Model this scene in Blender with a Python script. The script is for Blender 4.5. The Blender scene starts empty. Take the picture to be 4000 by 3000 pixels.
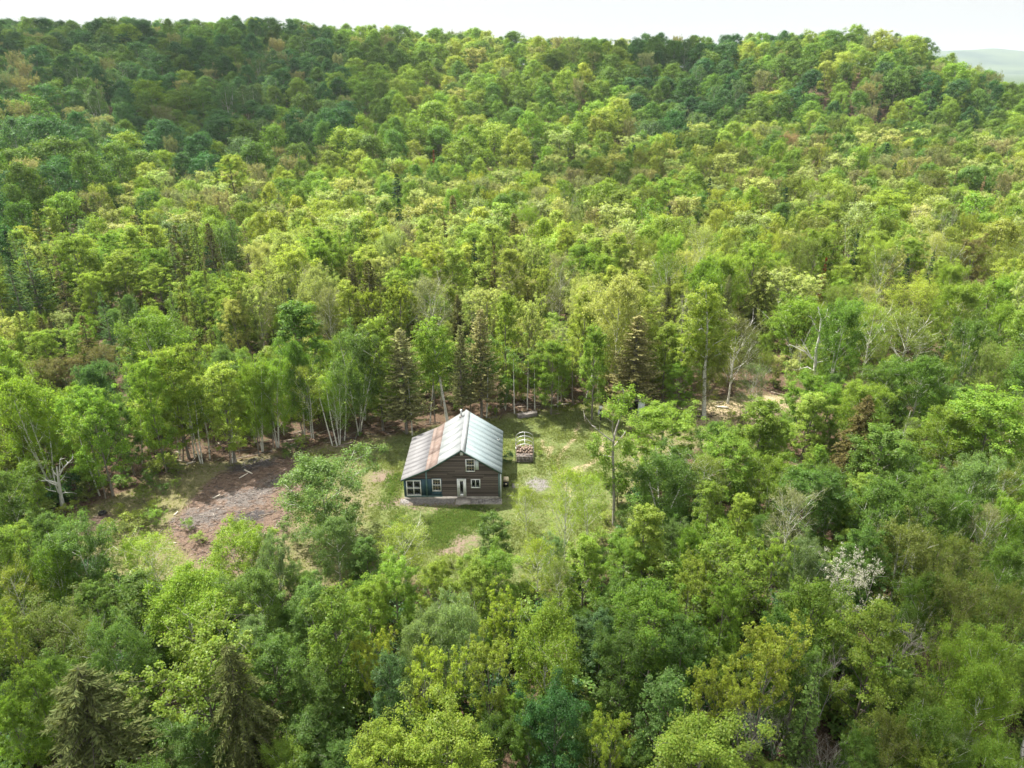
import bpy, math, random
import numpy as np

# ------------------------------------------------------------------ camera, sky, sun, exposure
sc = bpy.context.scene
COL = sc.collection
FPX, PITCH, CAM_H = 2773.0, math.radians(24.0), 39.5      # focal length in photo pixels (4000 wide), pitch, drone height
SUN_ELEV, SUN_AZ = math.radians(58.0), math.radians(-52.0)   # azimuth measured from +Y towards +X
SUN_DIR = np.array([math.sin(SUN_AZ) * math.cos(SUN_ELEV), math.cos(SUN_AZ) * math.cos(SUN_ELEV), math.sin(SUN_ELEV)])

cam_d = bpy.data.cameras.new('camera')
cam = bpy.data.objects.new('camera', cam_d)
COL.objects.link(cam)
cam.location = (0, 0, CAM_H)
cam.rotation_euler = (math.radians(90) - PITCH, 0, 0)
cam_d.sensor_fit = 'HORIZONTAL'
cam_d.angle = 2 * math.atan(2000.0 / FPX)
cam_d.clip_start = 0.5
cam_d.clip_end = 30000
sc.camera = cam

world = bpy.data.worlds.new('World')
sc.world = world
world.use_nodes = True
wn, wl = world.node_tree.nodes, world.node_tree.links
for n in list(wn):
    wn.remove(n)
w_out = wn.new('ShaderNodeOutputWorld')
w_bg = wn.new('ShaderNodeBackground')
w_sky = wn.new('ShaderNodeTexSky')
w_sky.sky_type = 'NISHITA'
w_sky.sun_disc = False
w_sky.sun_elevation = SUN_ELEV
w_sky.sun_rotation = SUN_AZ
w_sky.altitude = 300
w_sky.air_density = 1.0
w_sky.dust_density = 2.5
w_sky.ozone_density = 1.0
# thin bright cloud veil over the whole sky
w_co = wn.new('ShaderNodeTexCoord')
w_no = wn.new('ShaderNodeTexNoise')
w_no.inputs['Scale'].default_value = 2.2
w_no.inputs['Detail'].default_value = 5
w_rp = wn.new('ShaderNodeMapRange')
w_rp.inputs[1].default_value = 0.3
w_rp.inputs[2].default_value = 0.7
w_rp.inputs[3].default_value = 0.86
w_rp.inputs[4].default_value = 0.97
w_mx = wn.new('ShaderNodeMix')
w_mx.data_type = 'RGBA'
# overcast light: brighter overhead than at the horizon, the same all round
w_sx = wn.new('ShaderNodeSeparateXYZ')
w_gr = wn.new('ShaderNodeMapRange')
w_gr.inputs[3].default_value = 0.50
w_gr.inputs[4].default_value = 1.42
w_ml = wn.new('ShaderNodeVectorMath')
w_ml.operation = 'SCALE'
w_ml.inputs[0].default_value = (5.0, 5.0, 4.9)
w_n2 = wn.new('ShaderNodeMath')
w_n2.operation = 'MULTIPLY_ADD'
w_n2.inputs[1].default_value = 0.30
w_n2.inputs[2].default_value = 0.85
w_n3 = wn.new('ShaderNodeMath')
w_n3.operation = 'MULTIPLY'
wl.new(w_co.outputs['Generated'], w_sx.inputs[0])
wl.new(w_sx.outputs[2], w_gr.inputs[0])
wl.new(w_no.outputs[0], w_n2.inputs[0])
wl.new(w_gr.outputs[0], w_n3.inputs[0])
wl.new(w_n2.outputs[0], w_n3.inputs[1])
wl.new(w_n3.outputs[0], w_ml.inputs['Scale'])
wl.new(w_ml.outputs[0], w_mx.inputs[7])
wl.new(w_co.outputs['Generated'], w_no.inputs['Vector'])
wl.new(w_no.outputs[0], w_rp.inputs[0])
wl.new(w_rp.outputs[0], w_mx.inputs[0])
wl.new(w_sky.outputs[0], w_mx.inputs[6])
wl.new(w_mx.outputs[2], w_bg.inputs[0])
w_bg.inputs[1].default_value = 0.078
wl.new(w_bg.outputs[0], w_out.inputs[0])

sun_d = bpy.data.lights.new('sun', 'SUN')
sun_d.energy = 4.2
sun_d.angle = math.radians(0.6)
sun_d.color = (1.0, 0.95, 0.86)
sun = bpy.data.objects.new('sun', sun_d)
COL.objects.link(sun)
from mathutils import Vector, Matrix
sun.rotation_euler = Vector(SUN_DIR).to_track_quat('Z', 'Y').to_euler()
sun.location = (-60, 120, 160)

sc.view_settings.view_transform = 'Standard'
sc.view_settings.look = 'None'
sc.view_settings.gamma = 1.0
sc.view_settings.use_curve_mapping = False
sc.view_settings.exposure = 1.9
sc.render.engine = 'CYCLES'
cy = sc.cycles
cy.max_bounces = 5
cy.diffuse_bounces = 3
cy.glossy_bounces = 2
cy.transmission_bounces = 3
cy.transparent_max_bounces = 20
cy.volume_bounces = 0
cy.use_denoising = True
cy.use_adaptive_sampling = True
cy.adaptive_threshold = 0.015
cy.sample_clamp_indirect = 4.0

# ------------------------------------------------------------------ photo pixels -> places
cR = np.array([1.0, 0, 0])
cF = np.array([0, math.cos(PITCH), -math.sin(PITCH)])
cU = np.array([0, math.sin(PITCH), math.cos(PITCH)])
cC = np.array([0, 0, CAM_H])


def ray(px, py):
    return cF + cR * (px - 2000) / FPX + cU * (1500 - py) / FPX


def on_z(px, py, z=0.0):
    d = ray(px, py)
    return cC + d * ((z - CAM_H) / d[2])


def on_y(px, py, y):
    d = ray(px, py)
    return cC + d * (y / d[1])


def proj(p):
    v = np.asarray(p, float) - cC
    z = v @ cF
    return 2000 + FPX * (v @ cR) / z, 1500 - FPX * (v @ cU) / z, z


# ------------------------------------------------------------------ object helpers
def mesh_np(name, verts, quads=None, tris=None, mats=(), face_mat=None, rnd=None, smooth=False):
    me = bpy.data.meshes.new(name)
    verts = np.asarray(verts, np.float32).reshape(-1, 3)
    nq = 0 if quads is None else len(quads)
    nt = 0 if tris is None else len(tris)
    loops = []
    if nq:
        loops.append(np.asarray(quads, np.int32).ravel())
    if nt:
        loops.append(np.asarray(tris, np.int32).ravel())
    loops = np.concatenate(loops) if loops else np.zeros(0, np.int32)
    tot = np.concatenate([np.full(nq, 4, np.int32), np.full(nt, 3, np.int32)])
    start = np.concatenate([[0], np.cumsum(tot)[:-1]]).astype(np.int32) if len(tot) else tot
    me.vertices.add(len(verts))
    me.vertices.foreach_set('co', verts.ravel())
    me.loops.add(len(loops))
    me.loops.foreach_set('vertex_index', loops)
    me.polygons.add(len(tot))
    me.polygons.foreach_set('loop_start', start)
    if face_mat is not None:
        me.polygons.foreach_set('material_index', np.asarray(face_mat, np.int32))
    if smooth:
        me.polygons.foreach_set('use_smooth', np.ones(len(tot), bool))
    if rnd is not None:
        at = me.attributes.new('rnd', 'FLOAT', 'FACE')
        at.data.foreach_set('value', np.asarray(rnd, np.float32))
    for m in mats:
        me.materials.append(m)
    me.update(calc_edges=True)
    return me


class MB:
    """collects boxes, tubes and polygons into one mesh"""

    def __init__(self):
        self.v, self.q, self.t, self.fm_q, self.fm_t = [], [], [], [], []
        self.n = 0

    def add(self, verts, quads=(), tris=(), m=0):
        verts = np.asarray(verts, float).reshape(-1, 3)
        for f in quads:
            self.q.append([i + self.n for i in f]); self.fm_q.append(m)
        for f in tris:
            self.t.append([i + self.n for i in f]); self.fm_t.append(m)
        self.v.append(verts)
        self.n += len(verts)
        return self

    def box(self, a, b, m=0):
        x0, y0, z0 = a; x1, y1, z1 = b
        v = [(x0, y0, z0), (x1, y0, z0), (x1, y1, z0), (x0, y1, z0), (x0, y0, z1), (x1, y0, z1), (x1, y1, z1), (x0, y1, z1)]
        return self.add(v, [(0, 3, 2, 1), (4, 5, 6, 7), (0, 1, 5, 4), (1, 2, 6, 5), (2, 3, 7, 6), (3, 0, 4, 7)], m=m)

    def hexa(self, lo, hi, m=0):
        """prism between two quads given in the same order"""
        return self.add(list(lo) + list(hi), [(3, 2, 1, 0), (4, 5, 6, 7), (0, 1, 5, 4), (1, 2, 6, 5), (2, 3, 7, 6), (3, 0, 4, 7)], m=m)

    def prism(self, poly, off, m=0):
        """polygon (list of 3D points) swept along off"""
        n = len(poly)
        p = np.asarray(poly, float)
        v = np.vstack([p, p + np.asarray(off, float)])
        q = [(i, (i + 1) % n, n + (i + 1) % n, n + i) for i in range(n)]
        t = []
        for i in range(1, n - 1):
            t.append((0, i + 1, i)); t.append((n, n + i, n + i + 1))
        return self.add(v, q, t, m=m)

    def tube(self, pts, rads, sides=6, m=0, cap=True):
        v, q = tube_np(pts, rads, sides)
        t = []
        if cap:
            k = len(pts) - 1
            for i in range(1, sides - 1):
                t.append((0, i + 1, i)); t.append((k * sides, k * sides + i, k * sides + i + 1))
        return self.add(v, q.tolist(), t, m=m)

    def build(self, name, mats, parent=None, origin=None, smooth=False):
        if not isinstance(mats, (list, tuple)):
            mats = [mats]
        v = np.vstack(self.v)
        if origin is not None:
            v = v - np.asarray(origin, float)
        me = mesh_np(name, v, self.q or None, self.t or None, mats, self.fm_q + self.fm_t, smooth=smooth)
        return link(name, me, parent)


def tube_np(pts, rads, sides):
    pts = np.asarray(pts, float)
    rads = np.asarray(rads, float)
    k = len(pts)
    tg = np.gradient(pts, axis=0)
    tg /= np.linalg.norm(tg, axis=1)[:, None] + 1e-9
    ref = np.array([0.31, 0.17, 0.93]) if abs(tg[0][2]) < 0.8 else np.array([0.95, 0.2, 0.1])
    u = np.cross(tg, ref); u /= np.linalg.norm(u, axis=1)[:, None] + 1e-9
    w = np.cross(tg, u)
    a = np.arange(sides) * 2 * math.pi / sides
    ring = u[:, None, :] * np.cos(a)[None, :, None] + w[:, None, :] * np.sin(a)[None, :, None]
    v = (pts[:, None, :] + ring * rads[:, None, None]).reshape(-1, 3)
    i = np.arange(k - 1)[:, None] * sides
    j = np.arange(sides)[None, :]
    j2 = (j + 1) % sides
    q = np.stack([i + j, i + j2, i + sides + j2, i + sides + j], -1).reshape(-1, 4)
    return v, q


def link(name, me, parent=None, loc=None):
    o = bpy.data.objects.new(name, me)
    COL.objects.link(o)
    if parent is not None:
        o.parent = parent
    if loc is not None:
        o.location = loc
    return o


def tag(o, label=None, cat=None, group=None, kind=None):
    if label: o['label'] = label
    if cat: o['category'] = cat
    if group: o['group'] = group
    if kind: o['kind'] = kind
    return o


def thing(name, loc, label, cat, group=None, rz=0.0):
    o = bpy.data.objects.new(name, None)
    COL.objects.link(o)
    o.empty_display_size = 0.3
    o.location = loc
    o.rotation_euler = (0, 0, rz)
    return tag(o, label, cat, group)


# ------------------------------------------------------------------ materials
def new_mat(name):
    m = bpy.data.materials.new(name)
    m.use_nodes = True
    nt = m.node_tree
    for n in list(nt.nodes):
        nt.nodes.remove(n)
    out = nt.nodes.new('ShaderNodeOutputMaterial')
    return m, nt, out


def N(nt, typ, **kw):
    n = nt.nodes.new(typ)
    for k, v in kw.items():
        if k.startswith('i_'):
            key = k[2:]
            n.inputs[int(key) if key.isdigit() else key].default_value = v
        else:
            setattr(n, k, v)
    return n


def leaf_material(name, src, transl=0.52, gloss=0.01, spread=0.42, warm=1.0):
    """foliage: colour of the tree (object colour or instance attribute), small change from leaf to leaf"""
    m, nt, out = new_mat(name)
    L = nt.links.new
    if src == 'object':
        c = N(nt, 'ShaderNodeObjectInfo').outputs['Color']
    else:
        c = N(nt, 'ShaderNodeAttribute', attribute_type='INSTANCER', attribute_name='tint').outputs['Color']
    r = N(nt, 'ShaderNodeAttribute', attribute_type='GEOMETRY', attribute_name='rnd').outputs['Fac']
    val = N(nt, 'ShaderNodeMapRange', i_3=1 - spread, i_4=1 + spread)
    L(r, val.inputs[0])
    mu = N(nt, 'ShaderNodeMath', operation='MULTIPLY', i_1=7.31)
    fr = N(nt, 'ShaderNodeMath', operation='FRACT')
    L(r, mu.inputs[0]); L(mu.outputs[0], fr.inputs[0])
    hu = N(nt, 'ShaderNodeMapRange', i_3=0.490, i_4=0.522)
    L(fr.outputs[0], hu.inputs[0])
    hs = N(nt, 'ShaderNodeHueSaturation')
    L(hu.outputs[0], hs.inputs['Hue']); L(val.outputs[0], hs.inputs['Value']); L(c, hs.inputs['Color'])
    tc = N(nt, 'ShaderNodeMix', data_type='RGBA', blend_type='MULTIPLY')
    tc.inputs[0].default_value = 1.0
    tc.inputs[7].default_value = (1.42 * warm, 1.5, 0.70, 1)
    L(hs.outputs[0], tc.inputs[6])
    d = N(nt, 'ShaderNodeBsdfDiffuse'); t = N(nt, 'ShaderNodeBsdfTranslucent'); g = N(nt, 'ShaderNodeBsdfGlossy', i_Roughness=0.45)
    L(hs.outputs[0], d.inputs[0]); L(tc.outputs[2], t.inputs[0])
    g.inputs[0].default_value = (1, 1, 1, 1)
    a = N(nt, 'ShaderNodeMixShader', i_0=transl); b = N(nt, 'ShaderNodeMixShader', i_0=gloss)
    L(d.outputs[0], a.inputs[1]); L(t.outputs[0], a.inputs[2])
    L(a.outputs[0], b.inputs[1]); L(g.outputs[0], b.inputs[2])
    L(b.outputs[0], out.inputs[0])
    return m


def noise_material(name, c1, c2, scale=4.0, rough=0.85, stretch=(1, 1, 1), bump=0.2, detail=6, ramp=(0.35, 0.65), per_object=0.0, metallic=0.0, spec=0.3, coord='Object'):
    m, nt, out = new_mat(name)
    L = nt.links.new
    co = N(nt, 'ShaderNodeTexCoord')
    mp = N(nt, 'ShaderNodeMapping'); mp.inputs['Scale'].default_value = stretch
    L(co.outputs[coord], mp.inputs[0])
    no = N(nt, 'ShaderNodeTexNoise', i_Scale=scale, i_Detail=detail)
    L(mp.outputs[0], no.inputs['Vector'])
    rp = N(nt, 'ShaderNodeMapRange', i_1=ramp[0], i_2=ramp[1])
    L(no.outputs[0], rp.inputs[0])
    mx = N(nt, 'ShaderNodeMix', data_type='RGBA')
    mx.inputs[6].default_value = (*c1, 1); mx.inputs[7].default_value = (*c2, 1)
    L(rp.outputs[0], mx.inputs[0])
    colr = mx.outputs[2]
    if per_object:
        oi = N(nt, 'ShaderNodeObjectInfo')
        mr = N(nt, 'ShaderNodeMapRange', i_3=1 - per_object, i_4=1 + per_object)
        L(oi.outputs['Random'], mr.inputs[0])
        hs = N(nt, 'ShaderNodeHueSaturation')
        L(mr.outputs[0], hs.inputs['Value']); L(colr, hs.inputs['Color'])
        colr = hs.outputs[0]
    p = N(nt, 'ShaderNodeBsdfPrincipled', i_Roughness=rough, i_Metallic=metallic)
    p.inputs['Specular IOR Level'].default_value = spec
    L(colr, p.inputs['Base Color'])
    if bump:
        bp = N(nt, 'ShaderNodeBump', i_Strength=bump, i_Distance=0.05)
        L(no.outputs[0], bp.inputs['Height']); L(bp.outputs[0], p.inputs['Normal'])
    L(p.outputs[0], out.inputs[0])
    return m


M = {}
M['leaf'] = leaf_material('leaf', 'object')
M['needle'] = leaf_material('needle', 'object', transl=0.32, gloss=0.0, spread=0.4)
M['leaf_far'] = leaf_material('leaf_far', 'instance', spread=0.32, transl=0.42)
M['blossom'] = leaf_material('blossom', 'object', transl=0.3, gloss=0.02, spread=0.2, warm=0.9)
M['bark'] = noise_material('grey_bark', (0.10, 0.088, 0.075), (0.24, 0.22, 0.19), 3.0, stretch=(3, 3, 0.6), bump=0.4)
M['bark_dark'] = noise_material('dark_bark', (0.045, 0.038, 0.032), (0.13, 0.11, 0.09), 3.0, stretch=(3, 3, 0.6), bump=0.4)
M['bark_birch'] = noise_material('birch_bark', (0.09, 0.08, 0.07), (0.56, 0.55, 0.50), 2.2, stretch=(1.2, 1.2, 4.5), bump=0.15, ramp=(0.34, 0.46))
M['bark_olive'] = noise_material('twig_bark', (0.15, 0.13, 0.075), (0.30, 0.27, 0.17), 4.0, bump=0.1)
M['twig_grey'] = noise_material('grey_twig', (0.20, 0.18, 0.165), (0.38, 0.35, 0.32), 4.0, bump=0.1)
M['dead_wood'] = noise_material('bleached_wood', (0.42, 0.41, 0.38), (0.66, 0.65, 0.61), 5.0, stretch=(2, 2, 0.5), bump=0.3)
M['log'] = noise_material('log_bark', (0.13, 0.10, 0.075), (0.33, 0.28, 0.22), 5.0, bump=0.4, per_object=0.3)
M['log_pale'] = noise_material('pale_log', (0.42, 0.37, 0.30), (0.66, 0.60, 0.50), 5.0, bump=0.2, per_object=0.15)
M['siding'] = noise_material('weathered_siding', (0.062, 0.050, 0.046), (0.150, 0.120, 0.108), 2.4, stretch=(0.7, 0.7, 9), bump=0.35, per_object=0.5, rough=0.9, coord='Generated')
M['siding_back'] = noise_material('siding_gap', (0.020, 0.014, 0.012), (0.035, 0.026, 0.022), 5, bump=0)
M['slate_blue'] = noise_material('slate_blue_paint', (0.024, 0.060, 0.085), (0.038, 0.080, 0.108), 3, bump=0.05, rough=0.6)
M['teal_trim'] = noise_material('grey_teal_trim', (0.085, 0.155, 0.155), (0.13, 0.205, 0.20), 4, bump=0.05, rough=0.6)
M['green_trim'] = noise_material('green_fascia', (0.045, 0.105, 0.095), (0.075, 0.150, 0.135), 4, bump=0.05, rough=0.6)
M['white'] = noise_material('white_paint', (0.62, 0.62, 0.61), (0.74, 0.74, 0.73), 3, bump=0.03, rough=0.5)
M['concrete'] = noise_material('concrete', (0.22, 0.20, 0.18), (0.32, 0.295, 0.265), 3.5, bump=0.2)
M['stone'] = noise_material('flagstone', (0.14, 0.13, 0.125), (0.24, 0.225, 0.21), 4.5, bump=0.3, per_object=0.2)
M['roof_new'] = noise_material('pale_steel_roof', (0.150, 0.188, 0.198), (0.182, 0.218, 0.226), 0.8, bump=0.0, rough=0.6, per_object=0.03, spec=0.25)
M['roof_white'] = noise_material('white_roof', (0.175, 0.190, 0.195), (0.235, 0.248, 0.250), 1.1, bump=0.05, rough=0.5, per_object=0.015)
M['roof_rust'] = noise_material('rusty_roof', (0.128, 0.088, 0.073), (0.178, 0.140, 0.122), 1.6, bump=0.1, rough=0.8, per_object=0.06, stretch=(1, 1.5, 1))
M['roof_grey'] = noise_material('grey_roof', (0.128, 0.126, 0.131), (0.166, 0.164, 0.168), 1.3, bump=0.05, rough=0.75, per_object=0.02)
M['metal'] = noise_material('galvanised', (0.42, 0.43, 0.44), (0.60, 0.60, 0.60), 4, bump=0.05, rough=0.4, metallic=0.7)
M['black'] = noise_material('black_plastic', (0.015, 0.015, 0.016), (0.03, 0.03, 0.03), 4, bump=0.05, rough=0.5)
M['cream'] = noise_material('cream_paint', (0.50, 0.42, 0.28), (0.62, 0.53, 0.37), 4, bump=0.05, rough=0.6)
M['lavender'] = noise_material('pale_grey_plastic', (0.40, 0.39, 0.46), (0.58, 0.57, 0.62), 5, bump=0.05, rough=0.5)
M['tarp'] = noise_material('pale_panel', (0.48, 0.53, 0.55), (0.60, 0.64, 0.65), 2, bump=0.05, rough=0.6)
M['old_plank'] = noise_material('old_plank', (0.13, 0.115, 0.105), (0.24, 0.215, 0.20), 3, stretch=(1, 6, 6), bump=0.2, per_object=0.2)
M['firewood_end'] = noise_material('split_wood', (0.11, 0.078, 0.06), (0.26, 0.195, 0.15), 6, bump=0.2, per_object=0.3)
M['tyre'] = noise_material('rubber', (0.018, 0.018, 0.018), (0.035, 0.033, 0.03), 6, bump=0.1)


def glass_material():
    m, nt, out = new_mat('window_glass')
    L = nt.links.new
    t = N(nt, 'ShaderNodeBsdfTransparent'); t.inputs[0].default_value = (0.55, 0.6, 0.58, 1)
    g = N(nt, 'ShaderNodeBsdfGlossy', i_Roughness=0.03); g.inputs[0].default_value = (0.9, 0.95, 0.95, 1)
    fr = N(nt, 'ShaderNodeFresnel', i_IOR=1.5)
    mx = N(nt, 'ShaderNodeMixShader')
    L(fr.outputs[0], mx.inputs[0]); L(t.outputs[0], mx.inputs[1]); L(g.outputs[0], mx.inputs[2])
    L(mx.outputs[0], out.inputs[0])
    return m


M['glass'] = glass_material()
M['interior_gloom'] = noise_material('interior_gloom', (0.012, 0.013, 0.013), (0.022, 0.022, 0.021), 2, bump=0)  # near-black colour standing in for unlit interiors
M['curtain'] = noise_material('tan_curtain', (0.25, 0.19, 0.09), (0.33, 0.26, 0.13), 6, bump=0.1)

# ------------------------------------------------------------------ terrain
_cols = np.array([-1500, 0, 500, 1000, 1400, 1800, 2200, 2600, 2900, 3100, 3350, 3550, 3700, 3850, 4000, 5500], float)
# per image column: where the slope starts, where the ridge is, ridge ground height, height of the shelf before the slope
_d0 = np.array([120, 130, 205, 235, 255, 265, 275, 290, 305, 310, 310, 310, 305, 300, 300, 300], float)
_d1 = np.array([440, 440, 480, 480, 470, 460, 450, 430, 410, 400, 390, 385, 375, 365, 360, 360], float)
_zr = np.array([45, 45.5, 51, 49, 46, 42.5, 41, 38.5, 39.5, 42, 41, 37, 30, 23, 16, 14], float)
_zs = np.array([0, -1, 0, 1, 1, 1, 2, 5, 8, 10, 11, 11, 10, 9, 8, 6], float)


def _wob(x, y):
    return (np.sin(x * 0.021 + 1.3) * np.cos(y * 0.017 + 0.4) + 0.6 * np.sin(x * 0.047 - y * 0.039 + 2.0) + 0.35 * np.cos(x * 0.09 + y * 0.07))


def terrain(x, y):
    x = np.asarray(x, float); y = np.asarray(y, float)
    yy = np.maximum(y, 30.0)
    px = 2000 + FPX * x / (yy * math.cos(PITCH))
    d = np.sqrt(x * x * 0.25 + yy * yy)
    d0 = np.interp(px, _cols, _d0); d1 = np.interp(px, _cols, _d1)
    zr = np.interp(px, _cols, _zr); zs = np.interp(px, _cols, _zs)
    t0 = np.clip((d - 110) / np.maximum(d0 - 110, 1), 0, 1)
    shelf = zs * t0 * t0 * (3 - 2 * t0)
    t = np.clip((d - d0) / (d1 - d0), 0, 1)
    s = 0.55 * t + 0.45 * t * t * (3 - 2 * t)
    z = shelf + (zr - zs) * s
    f = np.clip((d - d1 - 15) / 500, 0, 1)
    z = z * (1 - f * f * (3 - 2 * f))
    w = np.clip((d - 95) / 120, 0, 1)
    z = z + _wob(x, y) * (1.6 * w * (1 - f))
    # gentle lumps of the yard
    near = np.clip((140 - d) / 40, 0, 1)
    z = z + near * 0.10 * (np.sin(x * 0.31 + 0.5) * np.cos(y * 0.27) + 0.5 * np.sin(x * 0.8 + y * 0.6))* np.clip((np.abs(x + 6) - 4) / 6, 0, 1)
    return z


def tz(x, y):
    return float(terrain(x, y))


def gpoly(pix):
    return np.array([on_z(px, py, 0)[:2] for px, py in pix])


def inside(poly, x, y):
    x = np.asarray(x, float); y = np.asarray(y, float)
    r = np.zeros(x.shape, bool)
    n = len(poly)
    for i in range(n):
        x1, y1 = poly[i]; x2, y2 = poly[(i + 1) % n]
        c = ((y1 > y) != (y2 > y)) & (x < (x2 - x1) * (y - y1) / (y2 - y1 + 1e-12) + x1)
        r ^= c
    return r


def pdist(poly, x, y, closed=True):
    x = np.asarray(x, float); y = np.asarray(y, float)
    best = np.full(x.shape, 1e9)
    n = len(poly)
    for i in range(n if closed else n - 1):
        a = np.asarray(poly[i]); b = np.asarray(poly[(i + 1) % n])
        ab = b - a
        t = np.clip(((x - a[0]) * ab[0] + (y - a[1]) * ab[1]) / (ab @ ab + 1e-9), 0, 1)
        best = np.minimum(best, np.hypot(x - a[0] - t * ab[0], y - a[1] - t * ab[1]))
    return best


def soft(poly, x, y, w=1.5):
    s = np.where(inside(poly, x, y), 1, -1) * pdist(poly, x, y)
    t = np.clip((s + w) / (2 * w), 0, 1)
    return t * t * (3 - 2 * t)


CLEARING = gpoly([(170, 2130), (250, 2030), (420, 1950), (640, 1860), (720, 1815), (900, 1800), (1250, 1745), (1480, 1705), (1620, 1690), (1760, 1650),
                  (2050, 1610), (2300, 1570), (2480, 1575), (2700, 1560), (2900, 1545), (3120, 1545), (3180, 1640), (2900, 1690), (2600, 1800), (2440, 2020),
                  (2390, 2230), (2260, 2300), (1950, 2320), (1750, 2290), (1450, 2270), (1150, 2330), (900, 2330), (600, 2290), (350, 2250)])
LAWN = gpoly([(1470, 1745), (1560, 1700), (1760, 1665), (2030, 1625), (2330, 1590), (2450, 1640), (2460, 1790), (2390, 2000), (2340, 2150), (2060, 2310),
              (1750, 2280), (1480, 2220), (1400, 2100), (1470, 1900), (1400, 1800)])
BURNT = gpoly([(620, 2080), (700, 2000), (790, 1900), (870, 1840), (1000, 1800), (1130, 1770), (1230, 1790), (1190, 1900), (1130, 2060), (1090, 2200), (1000, 2280),
               (800, 2220), (690, 2140)])
SOIL = gpoly([(265, 2075), (330, 2030), (430, 1995), (440, 2030), (380, 2080), (310, 2100)])
ASH1 = gpoly([(670, 2040), (780, 1985), (880, 1975), (880, 2025), (760, 2065)])
ASH2 = gpoly([(860, 1940), (960, 1920), (1080, 1860), (1100, 1890), (980, 1985), (880, 1985)])
CHAR = gpoly([(870, 1830), (1000, 1790), (1090, 1780), (1060, 1815), (900, 1850)])
CHAR2 = gpoly([(900, 2020), (1010, 1990), (1060, 2000), (1030, 2040), (920, 2050)])
GRAVEL = gpoly([(2050, 1880), (2090, 1865), (2140, 1875), (2132, 1905), (2102, 1928), (2070, 1908)])
FRONT = gpoly([(1530, 1950), (1580, 1940), (1780, 1950), (1800, 1975), (1620, 1985), (1560, 1970), (1500, 1990), (1480, 1960)])
STRAW = gpoly([(2690, 1640), (2760, 1575), (3010, 1548), (3150, 1555), (3130, 1620), (2950, 1680), (2750, 1700)])
BARE = gpoly([(1450, 1850), (1500, 1830), (1540, 1845), (1520, 1885), (1460, 1880)])
BARE2 = gpoly([(1720, 2160), (1780, 2110), (1850, 2090), (1860, 2120), (1790, 2170)])
TRACKS = [np.array([on_z(a, b)[:2] for a, b in p]) for p in (
    [(2285, 1630), (2310, 1680), (2360, 1720), (2330, 1800), (2200, 1850)], [(2260, 1640), (2250, 1700), (2180, 1790), (2180, 1860), (2250, 1950)],
    [(2110, 1720), (2145, 1790), (2160, 1750)], [(2440, 1700), (2350, 1770), (2260, 1850)])]


def axis(parts):
    out = []
    for a, b, st in parts:
        out.append(np.arange(a, b, st))
    out.append([parts[-1][1]])
    return np.concatenate(out)


gx = axis([(-9000, -2000, 1000), (-2000, -600, 140), (-600, -120, 12), (-120, -46, 3), (-46, 36, 0.5), (36, 120, 3), (120, 600, 12), (600, 2000, 140), (2000, 9000, 1000)])
gy = axis([(-2000, -200, 450), (-200, 0, 40), (0, 40, 2.5), (40, 92, 0.5), (92, 150, 3), (150, 620, 10), (620, 1500, 80), (1500, 9000, 750)])
GX, GY = np.meshgrid(gx, gy)
GZ = terrain(GX, GY)
nx, ny = len(gx), len(gy)
vi = np.arange(nx * ny).reshape(ny, nx)
gq = np.stack([vi[:-1, :-1], vi[:-1, 1:], vi[1:, 1:], vi[1:, :-1]], -1).reshape(-1, 4)


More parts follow.
